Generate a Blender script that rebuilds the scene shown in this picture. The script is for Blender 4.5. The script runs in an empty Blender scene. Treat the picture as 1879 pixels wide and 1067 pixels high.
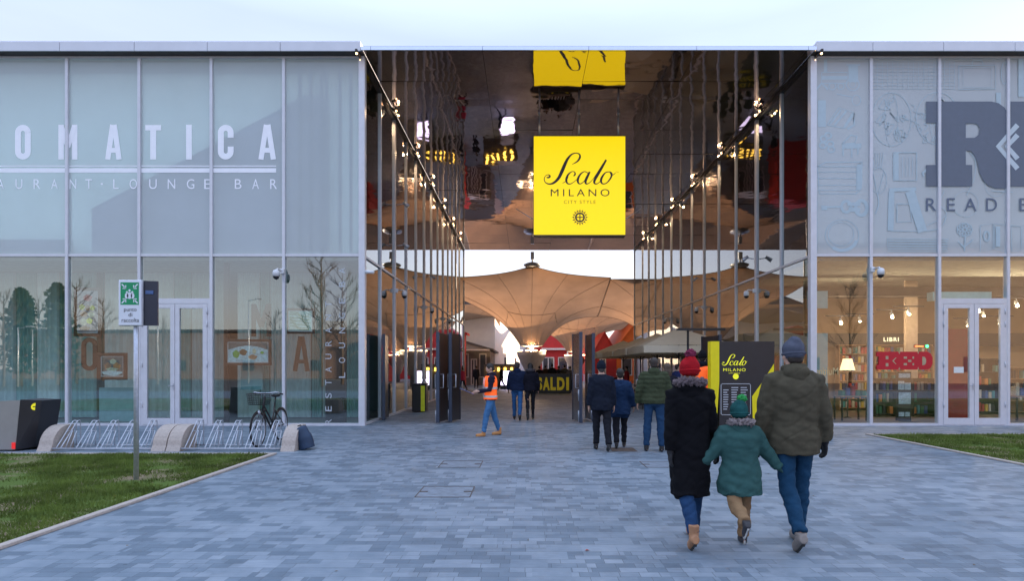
import bpy, math, random, mathutils
import numpy as np
from mathutils import Vector, Matrix
R = math.radians
random.seed(7)
SC = bpy.context.scene
COL = SC.collection
# ---------------- camera ----------------
cam = bpy.data.cameras.new('camera'); camo = bpy.data.objects.new('camera', cam); COL.objects.link(camo)
camo.location = (0, 0, 1.58); camo.rotation_euler = (R(90), 0, 0)
cam.sensor_width = 36; cam.lens = 36*1085/1879
cam.shift_x = -25.5/1879; cam.shift_y = 142.5/1879
cam.clip_start = .1; cam.clip_end = 2000
SC.camera = camo
# ---------------- sky, sun, exposure ----------------
SUN_EL, SUN_AZ = 10, 62          # azimuth from +Y towards +X
w = bpy.data.worlds.new('World'); SC.world = w; w.use_nodes = True
nt = w.node_tree; nt.nodes.clear()
sky = nt.nodes.new('ShaderNodeTexSky'); sky.sky_type = 'NISHITA'; sky.sun_disc = False
sky.sun_elevation = R(SUN_EL); sky.sun_rotation = R(SUN_AZ)
sky.altitude = 100; sky.air_density = 1.0; sky.dust_density = 1.2; sky.ozone_density = 2.0
bg = nt.nodes.new('ShaderNodeBackground'); bg.inputs['Strength'].default_value = .07
wo = nt.nodes.new('ShaderNodeOutputWorld')
tcw = nt.nodes.new('ShaderNodeTexCoord'); sx = nt.nodes.new('ShaderNodeSeparateXYZ'); nt.links.new(tcw.outputs['Generated'], sx.inputs[0])
ramp = nt.nodes.new('ShaderNodeValToRGB'); re_ = ramp.color_ramp.elements          # haze gradient added to the sky: dim in view, brightened overhead for the ground
re_[0].position = 0; re_[0].color = (.60, .52, .49, 1); re_[1].position = 1; re_[1].color = (.62, .76, 1, 1)
for p_, c_ in ((.12, (.50, .48, .52)), (.30, (.35, .38, .54)), (.48, (.31, .355, .54)), (.64, (.58, .70, .98))): e_ = re_.new(p_); e_.color = (*c_, 1)
nt.links.new(sx.outputs[2], ramp.inputs[0])
sc_ = nt.nodes.new('ShaderNodeVectorMath'); sc_.operation = 'SCALE'; sc_.inputs['Scale'].default_value = 5.8; cm = nt.nodes.new('ShaderNodeMapping'); cm.inputs['Scale'].default_value = (1, 1, 5); nt.links.new(tcw.outputs['Generated'], cm.inputs[0])
cn = nt.nodes.new('ShaderNodeTexNoise'); cn.inputs['Scale'].default_value = 1.6; cn.inputs['Detail'].default_value = 6; nt.links.new(cm.outputs[0], cn.inputs['Vector'])
cmr = nt.nodes.new('ShaderNodeMapRange'); nt.links.new(cn.outputs[0], cmr.inputs[0]); cmr.inputs[1].default_value = .35; cmr.inputs[2].default_value = .7; cmr.inputs[3].default_value = .93; cmr.inputs[4].default_value = 1.09
cv = nt.nodes.new('ShaderNodeVectorMath'); cv.operation = 'SCALE'; nt.links.new(ramp.outputs[0], cv.inputs[0]); nt.links.new(cmr.outputs[0], cv.inputs['Scale']); nt.links.new(cv.outputs[0], sc_.inputs[0])
ad_ = nt.nodes.new('ShaderNodeVectorMath'); ad_.operation = 'ADD'; sk_ = nt.nodes.new('ShaderNodeVectorMath'); sk_.operation = 'SCALE'; sk_.inputs['Scale'].default_value = .24; nt.links.new(sky.outputs[0], sk_.inputs[0]); nt.links.new(sk_.outputs[0], ad_.inputs[0]); nt.links.new(sc_.outputs[0], ad_.inputs[1])
nt.links.new(ad_.outputs[0], bg.inputs[0]); nt.links.new(bg.outputs[0], wo.inputs[0])
sl = bpy.data.lights.new('sun', 'SUN'); sl.energy = 2.5; sl.angle = R(.5); sl.color = (1, .76, .5)
so = bpy.data.objects.new('sun', sl); COL.objects.link(so)
sd = Vector((math.sin(R(SUN_AZ))*math.cos(R(SUN_EL)), math.cos(R(SUN_AZ))*math.cos(R(SUN_EL)), math.sin(R(SUN_EL))))
so.rotation_euler = sd.to_track_quat('Z', 'Y').to_euler(); so.location = (30, 60, 40)
SC.view_settings.view_transform = 'Standard'; SC.view_settings.look = 'None'
SC.view_settings.exposure = 2.35; SC.view_settings.gamma = 1
cy = SC.cycles
cy.max_bounces = 10; cy.glossy_bounces = 6; cy.transparent_max_bounces = 24; cy.diffuse_bounces = 3
cy.transmission_bounces = 6; cy.caustics_reflective = False; cy.caustics_refractive = False
cy.sample_clamp_indirect = 4; cy.use_denoising = True

# ---------------- photo pixel -> world helpers ----------------
def X(px, Y): return (px-965)*Y/1085
def Z(py, Y): return 1.58+(676-py)*Y/1085
def GY(py): return 1714.3/(py-676)
FY = 16.2
def FX(px): return X(px, FY)
def FZ(py): return Z(py, FY)

# ---------------- materials ----------------
MATS = {}
def lin(c):
    return tuple(((v/255)/12.92 if v <= 10 else (((v/255)+.055)/1.055)**2.4) for v in c)
def newmat(name):
    m = bpy.data.materials.new(name); m.use_nodes = True; t = m.node_tree; t.nodes.clear()
    o = t.nodes.new('ShaderNodeOutputMaterial'); return m, t, o
def nd(t, typ, **kw):
    n = t.nodes.new(typ)
    for k, v in kw.items():
        if k in ('operation', 'data_type', 'blend_type', 'noise_dimensions', 'feature', 'distance', 'wave_type', 'bands_direction', 'interpolation'):
            setattr(n, k, v)
        else:
            n.inputs[k.replace('_', ' ')].default_value = v
    return n
def M(name, col, rough=.5, metal=0, var=.12, nscale=6, bump=0, bscale=60, emit=0, ecol=None, spec=.5, sheen=0, trans=0, stretch=None):
    """principled material with noise-varied colour and optional bump"""
    if name in MATS: return MATS[name]
    m, t, o = newmat(name); L = t.links.new
    p = t.nodes.new('ShaderNodeBsdfPrincipled')
    tc = t.nodes.new('ShaderNodeTexCoord'); src = tc.outputs['Object']
    if stretch:
        mp = t.nodes.new('ShaderNodeMapping'); mp.inputs['Scale'].default_value = stretch
        L(src, mp.inputs[0]); src = mp.outputs[0]
    nz = nd(t, 'ShaderNodeTexNoise', Scale=nscale, Detail=5.0, Roughness=.6); L(src, nz.inputs['Vector'])
    cr = t.nodes.new('ShaderNodeValToRGB')
    c = col
    cr.color_ramp.elements[0].color = (*[v*(1-var) for v in c], 1); cr.color_ramp.elements[0].position = .3
    cr.color_ramp.elements[1].color = (*[min(1, v*(1+var)) for v in c], 1); cr.color_ramp.elements[1].position = .7
    L(nz.outputs[0], cr.inputs[0]); L(cr.outputs[0], p.inputs['Base Color'])
    p.inputs['Metallic'].default_value = metal; p.inputs['Specular IOR Level'].default_value = spec
    mr = nd(t, 'ShaderNodeMapRange'); mr.inputs[3].default_value = max(0, rough*.85); mr.inputs[4].default_value = min(1, rough*1.15)
    L(nz.outputs[0], mr.inputs[0]); L(mr.outputs[0], p.inputs['Roughness'])
    if sheen: p.inputs['Sheen Weight'].default_value = sheen
    if bump:
        n2 = nd(t, 'ShaderNodeTexNoise', Scale=bscale, Detail=4.0); L(src, n2.inputs['Vector'])
        b = nd(t, 'ShaderNodeBump', Strength=bump, Distance=.02); L(n2.outputs[0], b.inputs['Height']); L(b.outputs[0], p.inputs['Normal'])
    if emit:
        p.inputs['Emission Color'].default_value = (*(ecol or col), 1); p.inputs['Emission Strength'].default_value = emit
    out = p.outputs[0]
    if trans:
        tr = t.nodes.new('ShaderNodeBsdfTranslucent'); L(cr.outputs[0], tr.inputs[0])
        mx = nd(t, 'ShaderNodeMixShader'); mx.inputs[0].default_value = trans; L(out, mx.inputs[1]); L(tr.outputs[0], mx.inputs[2]); out = mx.outputs[0]
    L(out, o.inputs[0]); MATS[name] = m; return m

def schlick(t, f0):
    L = t.links.new
    g = t.nodes.new('ShaderNodeNewGeometry')
    d = t.nodes.new('ShaderNodeVectorMath'); d.operation = 'DOT_PRODUCT'; L(g.outputs['Incoming'], d.inputs[0]); L(g.outputs['Normal'], d.inputs[1])
    a = nd(t, 'ShaderNodeMath', operation='ABSOLUTE'); L(d.outputs['Value'], a.inputs[0])
    s = nd(t, 'ShaderNodeMath', operation='SUBTRACT'); s.inputs[0].default_value = 1; L(a.outputs[0], s.inputs[1])
    p = nd(t, 'ShaderNodeMath', operation='POWER'); L(s.outputs[0], p.inputs[0]); p.inputs[1].default_value = 4.0
    mr = nd(t, 'ShaderNodeMapRange'); L(p.outputs[0], mr.inputs[0]); mr.inputs[3].default_value = f0; mr.inputs[4].default_value = 1
    return mr.outputs[0]
def glass_mat(name, f0, tint, wav=.0):
    m, t, o = newmat(name); L = t.links.new
    tr = t.nodes.new('ShaderNodeBsdfTransparent'); tr.inputs[0].default_value = (*tint, 1)
    gl = t.nodes.new('ShaderNodeBsdfGlossy'); gl.inputs['Roughness'].default_value = 0.0; gl.inputs[0].default_value = (.95, .97, .97, 1)
    if wav:
        tc = t.nodes.new('ShaderNodeTexCoord'); nz = nd(t, 'ShaderNodeTexNoise', Scale=.7, Detail=1.0); L(tc.outputs['Object'], nz.inputs['Vector'])
        b = nd(t, 'ShaderNodeBump', Strength=wav, Distance=.02); L(nz.outputs[0], b.inputs['Height']); L(b.outputs[0], gl.inputs['Normal'])
    mx = t.nodes.new('ShaderNodeMixShader'); L(schlick(t, f0), mx.inputs[0]); L(tr.outputs[0], mx.inputs[1]); L(gl.outputs[0], mx.inputs[2])
    L(mx.outputs[0], o.inputs[0]); MATS[name] = m; return m
def film_mat(name, col, clear, f0=.06):
    m, t, o = newmat(name); L = t.links.new
    tc = t.nodes.new('ShaderNodeTexCoord')
    nz = nd(t, 'ShaderNodeTexNoise', Scale=1.3, Detail=3.0); L(tc.outputs['Object'], nz.inputs['Vector'])
    cr = t.nodes.new('ShaderNodeValToRGB'); cr.color_ramp.elements[0].color = (*[v*.94 for v in col], 1); cr.color_ramp.elements[1].color = (*[v*1.05 for v in col], 1)
    L(nz.outputs[0], cr.inputs[0])
    df = t.nodes.new('ShaderNodeBsdfDiffuse'); L(cr.outputs[0], df.inputs[0])
    tl = t.nodes.new('ShaderNodeBsdfTranslucent'); L(cr.outputs[0], tl.inputs[0])
    m1 = t.nodes.new('ShaderNodeMixShader'); m1.inputs[0].default_value = .2; L(df.outputs[0], m1.inputs[1]); L(tl.outputs[0], m1.inputs[2])
    tr = t.nodes.new('ShaderNodeBsdfTransparent'); tr.inputs[0].default_value = (.86, .95, .95, 1)
    m2 = t.nodes.new('ShaderNodeMixShader'); m2.inputs[0].default_value = clear; L(m1.outputs[0], m2.inputs[1]); L(tr.outputs[0], m2.inputs[2])
    gl = t.nodes.new('ShaderNodeBsdfGlossy'); gl.inputs['Roughness'].default_value = .03
    m3 = t.nodes.new('ShaderNodeMixShader'); L(schlick(t, f0), m3.inputs[0]); L(m2.outputs[0], m3.inputs[1]); L(gl.outputs[0], m3.inputs[2])
    L(m3.outputs[0], o.inputs[0]); MATS[name] = m; return m

ALU = M('white_aluminium', (.60, .61, .66), .35, .1, .05)
STEEL = M('galvanised_steel', (.46, .49, .55), .4, .45, .15, 30)
BRUSH = M('brushed_steel', (.45, .45, .46), .28, .9, .1, 20, stretch=(1, 1, .05))
DARK = M('dark_metal', (.03, .033, .04), .4, .3)
NAVYM = M('blue_grey_metal', (.05, .065, .10), .38, .4)
BROWNM = M('brown_metal', (.09, .07, .07), .35, .5)
BLACK = M('black_plastic', (.012, .012, .014), .4)
WHITE = M('white_plastic', (.7, .72, .75), .4, 0, .04)
CONC = M('cast_concrete', (.42, .36, .32), .85, 0, .15, 25, bump=.3, bscale=90)
YEL = M('yellow_paint', (.80, .66, .0), .45, 0, .04)
RUBBER = M('tyre_rubber', (.015, .015, .017), .7)
GLS = glass_mat('shop_glass', .19, (.72, .86, .83), .05)
GLR = glass_mat('bookshop_glass', .16, (.86, .93, .90), .05)
GSIDE = glass_mat('passage_glass', .20, (.62, .72, .70), .06)
FILM = film_mat('frosted_film', (.84, .94, .94), .46)
FILMR = film_mat('frosted_film_bookshop', (.86, .91, .94), .44)

# ---------------- mesh builder ----------------
class MB:
    def __init__(s): s.v = []; s.f = []; s.sm = []
    def add(s, vs, fs, smooth=False):
        n = len(s.v); s.v.extend([tuple(v) for v in vs]); s.f.extend([tuple(i+n for i in f) for f in fs]); s.sm.extend([smooth]*len(fs)); return s
    def box(s, x0, x1, y0, y1, z0, z1, bev=0):
        if bev and min(x1-x0, y1-y0, z1-z0) > 2.2*bev:
            b = bev; bm_v = []; 
            xs, ys, zs = (x0, x1), (y0, y1), (z0, z1)
            idx = {}
            for i in (0, 1):
                for j in (0, 1):
                    for k in (0, 1):
                        sx, sy, sz = (1-2*i)*b, (1-2*j)*b, (1-2*k)*b
                        for a, p in enumerate(((xs[i], ys[j]+sy, zs[k]+sz), (xs[i]+sx, ys[j], zs[k]+sz), (xs[i]+sx, ys[j]+sy, zs[k]))):
                            idx[(i, j, k, a)] = len(bm_v); bm_v.append(p)
            F = []
            for i in (0, 1): F.append([idx[(i, 0, 0, 0)], idx[(i, 1, 0, 0)], idx[(i, 1, 1, 0)], idx[(i, 0, 1, 0)]][::(-1 if i == 0 else 1)])
            for j in (0, 1): F.append([idx[(0, j, 0, 1)], idx[(1, j, 0, 1)], idx[(1, j, 1, 1)], idx[(0, j, 1, 1)]][::(1 if j == 0 else -1)])
            for k in (0, 1): F.append([idx[(0, 0, k, 2)], idx[(1, 0, k, 2)], idx[(1, 1, k, 2)], idx[(0, 1, k, 2)]][::(-1 if k == 0 else 1)])
            for j in (0, 1):
                for k in (0, 1): F.append([idx[(0, j, k, 1)], idx[(1, j, k, 1)], idx[(1, j, k, 2)], idx[(0, j, k, 2)]])
            for i in (0, 1):
                for k in (0, 1): F.append([idx[(i, 0, k, 0)], idx[(i, 1, k, 0)], idx[(i, 1, k, 2)], idx[(i, 0, k, 2)]])
            for i in (0, 1):
                for j in (0, 1): F.append([idx[(i, j, 0, 0)], idx[(i, j, 1, 0)], idx[(i, j, 1, 1)], idx[(i, j, 0, 1)]])
            for i in (0, 1):
                for j in (0, 1):
                    for k in (0, 1): F.append([idx[(i, j, k, 0)], idx[(i, j, k, 1)], idx[(i, j, k, 2)]])
            return s.add(bm_v, F)
        vs = [(x, y, z) for z in (z0, z1) for x, y in ((x0, y0), (x1, y0), (x1, y1), (x0, y1))]
        return s.add(vs, [(3, 2, 1, 0), (4, 5, 6, 7), (0, 1, 5, 4), (1, 2, 6, 5), (2, 3, 7, 6), (3, 0, 4, 7)])
    def obox(s, c, size, rot=(0, 0, 0)):
        m = MB(); a, b, d = [v/2 for v in size]; m.box(-a, a, -b, b, -d, d)
        mt = Matrix.Translation(c) @ mathutils.Euler(rot).to_matrix().to_4x4()
        return s.add([mt @ Vector(v) for v in m.v], m.f)
    def quad(s, a, b, c, d): return s.add([a, b, c, d], [(0, 1, 2, 3)])
    def tube(s, pts, r, n=8, caps=True, smooth=True):
        pts = [Vector(p) for p in pts]; k = len(pts)
        rs = r if isinstance(r, (list, tuple)) else [r]*k
        vs = []; T0 = (pts[1]-pts[0]).normalized()
        up = Vector((0, 0, 1)) if abs(T0.z) < .9 else Vector((1, 0, 0))
        nrm = T0.cross(up).normalized()
        for i in range(k):
            T = (pts[min(i+1, k-1)]-pts[max(i-1, 0)]).normalized()
            nrm = (nrm-T*nrm.dot(T)); nrm = nrm.normalized() if nrm.length > 1e-6 else T.orthogonal().normalized()
            bn = T.cross(nrm)
            rr = rs[i]; ra, rb = rr if isinstance(rr, (list, tuple)) else (rr, rr)
            for j in range(n):
                a = 2*math.pi*j/n; vs.append(pts[i]+nrm*(math.cos(a)*ra)+bn*(math.sin(a)*rb))
        fs = [(i*n+j, i*n+(j+1) % n, (i+1)*n+(j+1) % n, (i+1)*n+j) for i in range(k-1) for j in range(n)]
        if caps: fs += [tuple(range(n))[::-1], tuple((k-1)*n+j for j in range(n))]
        return s.add(vs, fs, smooth)
    def lathe(s, prof, c=(0, 0, 0), n=24, smooth=True, caps=True):
        vs = [(c[0]+r*math.cos(2*math.pi*j/n), c[1]+r*math.sin(2*math.pi*j/n), c[2]+z) for r, z in prof for j in range(n)]
        k = len(prof)
        fs = [(i*n+j, i*n+(j+1) % n, (i+1)*n+(j+1) % n, (i+1)*n+j) for i in range(k-1) for j in range(n)]
        if caps: fs += [tuple(range(n))[::-1], tuple((k-1)*n+j for j in range(n))]
        return s.add(vs, fs, smooth)
    def ell(s, c, r, n=16, m=10, rot=None):
        vs = [Vector((0, 0, -r[2]))]
        for i in range(1, m):
            a = math.pi*i/m
            for j in range(n):
                b = 2*math.pi*j/n; vs.append(Vector((r[0]*math.sin(a)*math.cos(b), r[1]*math.sin(a)*math.sin(b), -r[2]*math.cos(a))))
        vs.append(Vector((0, 0, r[2])))
        if rot: 
            q = mathutils.Euler(rot).to_matrix(); vs = [q @ v for v in vs]
        vs = [v+Vector(c) for v in vs]; e = len(vs)-1
        fs = [(0, 1+(j+1) % n, 1+j) for j in range(n)]
        fs += [(1+i*n+j, 1+i*n+(j+1) % n, 1+(i+1)*n+(j+1) % n, 1+(i+1)*n+j) for i in range(m-2) for j in range(n)]
        fs += [(e, 1+(m-2)*n+j, 1+(m-2)*n+(j+1) % n) for j in range(n)]
        return s.add(vs, fs, True)
    def prism(s, poly, y0, y1):
        """polygon in xz extruded along y"""
        n = len(poly)
        vs = [(x, y0, z) for x, z in poly]+[(x, y1, z) for x, z in poly]
        return s.add(vs, [tuple(range(n)), tuple(range(2*n-1, n-1, -1))]+[(i, (i+1) % n, (i+1) % n+n, i+n)[::-1] for i in range(n)])
    def prism_yz(s, poly, x0, x1):
        n = len(poly)
        vs = [(x0, y, z) for y, z in poly]+[(x1, y, z) for y, z in poly]
        return s.add(vs, [tuple(range(n))[::-1], tuple(range(n, 2*n))]+[(i, (i+1) % n, (i+1) % n+n, i+n) for i in range(n)])
    def ribbon(s, pts, wd, y, th=.0):
        """flat stroke in the xz plane at y, facing -Y; wd number or per-point list"""
        k = len(pts); ws = wd if isinstance(wd, (list, tuple)) else [wd]*k
        L_, R_ = [], []
        for i in range(k):
            a = pts[max(i-1, 0)]; b = pts[min(i+1, k-1)]
            tx, tz = b[0]-a[0], b[1]-a[1]; l = math.hypot(tx, tz) or 1
            nx, nz = -tz/l, tx/l; h = ws[i]/2
            L_.append((pts[i][0]+nx*h, y, pts[i][1]+nz*h)); R_.append((pts[i][0]-nx*h, y, pts[i][1]-nz*h))
        vs = L_+R_
        return s.add(vs, [(i, i+1, k+i+1, k+i)[::-1] for i in range(k-1)])
    def mesh(s, name, mat, off=(0, 0, 0)):
        me = bpy.data.meshes.new(name)
        o = off; me.from_pydata([(a-o[0], b-o[1], c-o[2]) for a, b, c in s.v], [], s.f)
        if s.sm: me.polygons.foreach_set('use_smooth', s.sm)
        if mat: me.materials.append(mat)
        me.update(); return me
    def build(s, name, mat, parent=None, rel=True):
        off = tuple(parent.matrix_basis.translation) if (parent and rel) else (0, 0, 0)
        if parent and rel and parent.parent: off = tuple(Vector(off)+parent.parent.matrix_basis.translation)
        o = bpy.data.objects.new(name, s.mesh(name, mat, off)); COL.objects.link(o); o.parent = parent
        return o
    def solo(s, name, mat, label=None, cat=None, group=None, kind=None):
        a = np.array(s.v); c = ((a[:, 0].min()+a[:, 0].max())/2, (a[:, 1].min()+a[:, 1].max())/2, a[:, 2].min())
        o = bpy.data.objects.new(name, s.mesh(name, mat, c)); o.location = c; COL.objects.link(o); tag(o, label, cat, group, kind); return o
def tag(o, label=None, cat=None, group=None, kind=None):
    for k, v in (('label', label), ('category', cat), ('group', group), ('kind', kind)):
        if v: o[k] = v
    return o
def thing(name, label, cat, loc=(0, 0, 0), rz=0, group=None):
    o = bpy.data.objects.new(name, None); COL.objects.link(o); o.location = loc; o.rotation_euler = (0, 0, rz); o.empty_display_size = .2
    return tag(o, label, cat, group)
def kids(o): return [c for c in COL.objects if c.parent == o]
def copy_tree(o, loc=None, rz=None, label=None, parent=None):
    c = o.copy(); COL.objects.link(c)
    if parent: c.parent = parent
    for ch in list(o.children): copy_tree(ch, parent=c)
    if loc is not None: c.location = loc
    if rz is not None: c.rotation_euler = (0, 0, rz)
    if label: c['label'] = label
    return c
def structure(mb, name, mat): 
    o = mb.build(name, mat); o['kind'] = 'structure'; return o

def smooth_pts(pts, sub=6):
    out = []; n = len(pts)
    for i in range(n-1):
        p0, p1, p2, p3 = pts[max(i-1, 0)], pts[i], pts[i+1], pts[min(i+2, n-1)]
        for k in range(sub):
            t = k/sub
            out.append(tuple(.5*((2*b)+(c-a)*t+(2*a-5*b+4*c-d)*t*t+(-a+3*b-3*c+d)*t**3) for a, b, c, d in zip(p0, p1, p2, p3)))
    out.append(tuple(pts[-1])); return out

# ---------------- lettering ----------------
_TXT = {}
def glyphs(body, bold=0, spacing=1.0):
    key = (body, bold, spacing)
    if key not in _TXT:
        c = bpy.data.curves.new('t', 'FONT'); c.body = body; c.offset = bold; c.space_character = spacing; c.resolution_u = 5; c.size = 1
        o = bpy.data.objects.new('t', c); COL.objects.link(o); dg = bpy.context.evaluated_depsgraph_get()
        me = bpy.data.meshes.new_from_object(o.evaluated_get(dg))
        _TXT[key] = ([tuple(v.co) for v in me.vertices], [tuple(p.vertices) for p in me.polygons])
        bpy.data.objects.remove(o); bpy.data.curves.remove(c); bpy.data.meshes.remove(me)
    return _TXT[key]
def fit(mb, body, x0, x1, z0, z1, y, bold=0, spacing=1.0, mirror=False, vert=False):
    """letters fitted into the rectangle x0..x1, z0..z1 on the plane y, read from -Y"""
    vs, fs = glyphs(body, bold, spacing)
    a = np.array(vs); mn = a.min(0); mx = a.max(0); w_, h_ = mx[0]-mn[0], mx[1]-mn[1]
    out = []
    for v in vs:
        u, t = (v[0]-mn[0])/w_, (v[1]-mn[1])/h_
        if vert: u, t = 1-t, u         # reads upwards
        if mirror: u = 1-u
        out.append((x0+u*(x1-x0), y, z0+t*(z1-z0)))
    mb.add(out, fs); return mb
# =====================================================================  SETTING
def paving_mat():
    m, t, o = newmat('grey_paving'); L = t.links.new
    p = t.nodes.new('ShaderNodeBsdfPrincipled'); tc = t.nodes.new('ShaderNodeTexCoord'); src = tc.outputs['Object']
    def brick(bw, rh, off, sx, ramp, seed):
        mp = t.nodes.new('ShaderNodeMapping'); mp.inputs['Location'].default_value = (seed, seed*.37, 0); L(src, mp.inputs[0])
        b = nd(t, 'ShaderNodeTexBrick', Scale=1.95); b.inputs['Brick Width'].default_value = bw; b.inputs['Row Height'].default_value = rh
        b.inputs['Mortar Size'].default_value = .0045; b.inputs['Mortar Smooth'].default_value = .1; b.inputs['Bias'].default_value = 0
        b.inputs['Color1'].default_value = (0, 0, 0, 1); b.inputs['Color2'].default_value = (1, 1, 1, 1); b.inputs['Mortar'].default_value = (.5, .5, .5, 1)
        b.offset = off; b.squash = sx; b.squash_frequency = 3; b.offset_frequency = 2; L(mp.outputs[0], b.inputs['Vector'])
        return b
    A = brick(.60, .40, .43, 1.0, 0, .13)
    B = brick(.40, .20, .37, .6, 0, .13)
    C_ = brick(.30, .20, .5, 1.4, 0, .13)
    S = brick(1.2, .8, .43, 1.0, 0, .13)
    g1 = nd(t, 'ShaderNodeMath', operation='GREATER_THAN'); g1.inputs[1].default_value = .55; L(S.outputs['Color'], g1.inputs[0])
    g2 = nd(t, 'ShaderNodeMath', operation='GREATER_THAN'); g2.inputs[1].default_value = .62; L(A.outputs['Color'], g2.inputs[0])
    def mix(f, a, b_):
        mx = t.nodes.new('ShaderNodeMix'); mx.data_type = 'RGBA'; L(f, mx.inputs[0]); L(a, mx.inputs[6]); L(b_, mx.inputs[7]); return mx.outputs[2]
    BC = mix(g1.outputs[0], B.outputs['Color'], C_.outputs['Color']); BF = mix(g1.outputs[0], B.outputs['Fac'], C_.outputs['Fac'])
    CC = mix(g2.outputs[0], BC, A.outputs['Color']); FF = mix(g2.outputs[0], BF, A.outputs['Fac'])
    n1 = nd(t, 'ShaderNodeTexNoise', Scale=.6, Detail=4.0); L(src, n1.inputs['Vector'])
    n2 = nd(t, 'ShaderNodeTexNoise', Scale=14.0, Detail=6.0, Roughness=.7)
    mp2 = t.nodes.new('ShaderNodeMapping'); mp2.inputs['Scale'].default_value = (.5, 2.2, 1); L(src, mp2.inputs[0]); L(mp2.outputs[0], n2.inputs['Vector'])
    n3 = nd(t, 'ShaderNodeTexNoise', Scale=4.0, Detail=3.0); L(src, n3.inputs['Vector'])
    def ma(op, a, b_, c=None):
        q = nd(t, 'ShaderNodeMath', operation=op)
        for i, vv in enumerate((a, b_, c)):
            if vv is None: continue
            if isinstance(vv, (int, float)): q.inputs[i].default_value = vv
            else: L(vv, q.inputs[i])
        return q.outputs[0]
    v = ma('MULTIPLY_ADD', CC, .29, .075)
    v = ma('MULTIPLY_ADD', n1.outputs[0], .32, v)
    v = ma('MULTIPLY_ADD', n2.outputs[0], .34, v)
    v = ma('MULTIPLY_ADD', n3.outputs[0], .22, v)
    cr = t.nodes.new('ShaderNodeValToRGB'); e = cr.color_ramp.elements
    e[0].position = .34; e[0].color = (.066, .096, .132, 1); e[1].position = 1.0; e[1].color = (.31, .355, .41, 1)
    mid = cr.color_ramp.elements.new(.64); mid.color = (.128, .172, .220, 1)
    L(v, cr.inputs[0])
    mo = mix(FF, cr.outputs[0], cr.outputs[0])
    mm = t.nodes.new('ShaderNodeMix'); mm.data_type = 'RGBA'; mm.blend_type = 'MULTIPLY'; mm.inputs[0].default_value = 1
    jc = t.nodes.new('ShaderNodeMapRange'); L(FF, jc.inputs[0]); jc.inputs[3].default_value = 1; jc.inputs[4].default_value = .52
    L(cr.outputs[0], mm.inputs[6]); L(jc.outputs[0], mm.inputs[7])
    # stains, gum spots and grime
    s1 = nd(t, 'ShaderNodeTexNoise', Scale=.9, Detail=7.0, Roughness=.72); L(src, s1.inputs['Vector'])
    s2 = nd(t, 'ShaderNodeTexVoronoi', Scale=2.6); L(src, s2.inputs['Vector'])
    a1 = t.nodes.new('ShaderNodeMapRange'); L(s1.outputs[0], a1.inputs[0]); a1.inputs[1].default_value = .52; a1.inputs[2].default_value = .70; a1.inputs[3].default_value = 1; a1.inputs[4].default_value = .70
    a2 = t.nodes.new('ShaderNodeMapRange'); L(s2.outputs['Distance'], a2.inputs[0]); a2.inputs[1].default_value = .035; a2.inputs[2].default_value = .05; a2.inputs[3].default_value = .62; a2.inputs[4].default_value = 1
    dm = ma('MULTIPLY', a1.outputs[0], a2.outputs[0])
    m3 = t.nodes.new('ShaderNodeMix'); m3.data_type = 'RGBA'; m3.blend_type = 'MULTIPLY'; m3.inputs[0].default_value = 1; L(mm.outputs[2], m3.inputs[6]); L(dm, m3.inputs[7])
    L(m3.outputs[2], p.inputs['Base Color'])
    rr = t.nodes.new('ShaderNodeMapRange'); L(n2.outputs[0], rr.inputs[0]); rr.inputs[3].default_value = .42; rr.inputs[4].default_value = .75; L(rr.outputs[0], p.inputs['Roughness'])
    b = nd(t, 'ShaderNodeBump', Strength=.35, Distance=.008); h = ma('MULTIPLY_ADD', FF, -1.2, n2.outputs[0]); L(h, b.inputs['Height']); L(b.outputs[0], p.inputs['Normal'])
    L(p.outputs[0], o.inputs[0]); return m
def ground_patch(name, x0, x1, y0, y1, z, mat):
    b = MB(); b.quad((x0, y0, z), (x1, y0, z), (x1, y1, z), (x0, y1, z)); return structure(b, name, mat)
ground_patch('ground', -600, 600, -600, 600, -.02, M('earth_ground', (.13, .12, .10), .95, nscale=.3, var=.3))
ground_patch('road', -300, 300, -44, -12, -.012, M('asphalt', (.05, .05, .054), .85, nscale=2, bump=.4, bscale=120))
ground_patch('paving', -60, 60, -8, 140, 0, paving_mat())
# lawns with kerbs
def lawn_mat():
    m, t, o = newmat('lawn_soil_grass'); L = t.links.new
    p = t.nodes.new('ShaderNodeBsdfPrincipled'); p.inputs['Roughness'].default_value = .95; p.inputs['Specular IOR Level'].default_value = .1
    tc = t.nodes.new('ShaderNodeTexCoord')
    a = nd(t, 'ShaderNodeTexNoise', Scale=1.1, Detail=6.0, Roughness=.65); L(tc.outputs['Object'], a.inputs['Vector'])
    b = nd(t, 'ShaderNodeTexNoise', Scale=45.0, Detail=3.0); L(tc.outputs['Object'], b.inputs['Vector'])
    c1 = t.nodes.new('ShaderNodeValToRGB'); c1.color_ramp.elements[0].color = (.06, .10, .02, 1); c1.color_ramp.elements[1].color = (.13, .18, .045, 1); L(b.outputs[0], c1.inputs[0])
    rp = t.nodes.new('ShaderNodeValToRGB'); rp.color_ramp.elements[0].position = .49; rp.color_ramp.elements[1].position = .60; L(a.outputs[0], rp.inputs[0])
    mx = t.nodes.new('ShaderNodeMix'); mx.data_type = 'RGBA'; L(rp.outputs[0], mx.inputs[0]); L(c1.outputs[0], mx.inputs[6]); mx.inputs[7].default_value = (.24, .18, .12, 1)
    L(mx.outputs[2], p.inputs['Base Color'])
    bp = nd(t, 'ShaderNodeBump', Strength=.7, Distance=.02); L(b.outputs[0], bp.inputs['Height']); L(bp.outputs[0], p.inputs['Normal'])
    L(p.outputs[0], o.inputs[0]); return m
LAWN = lawn_mat()
ground_patch('lawn', -22, -4.63, 2.0, 10.72, .015, LAWN)
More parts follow.
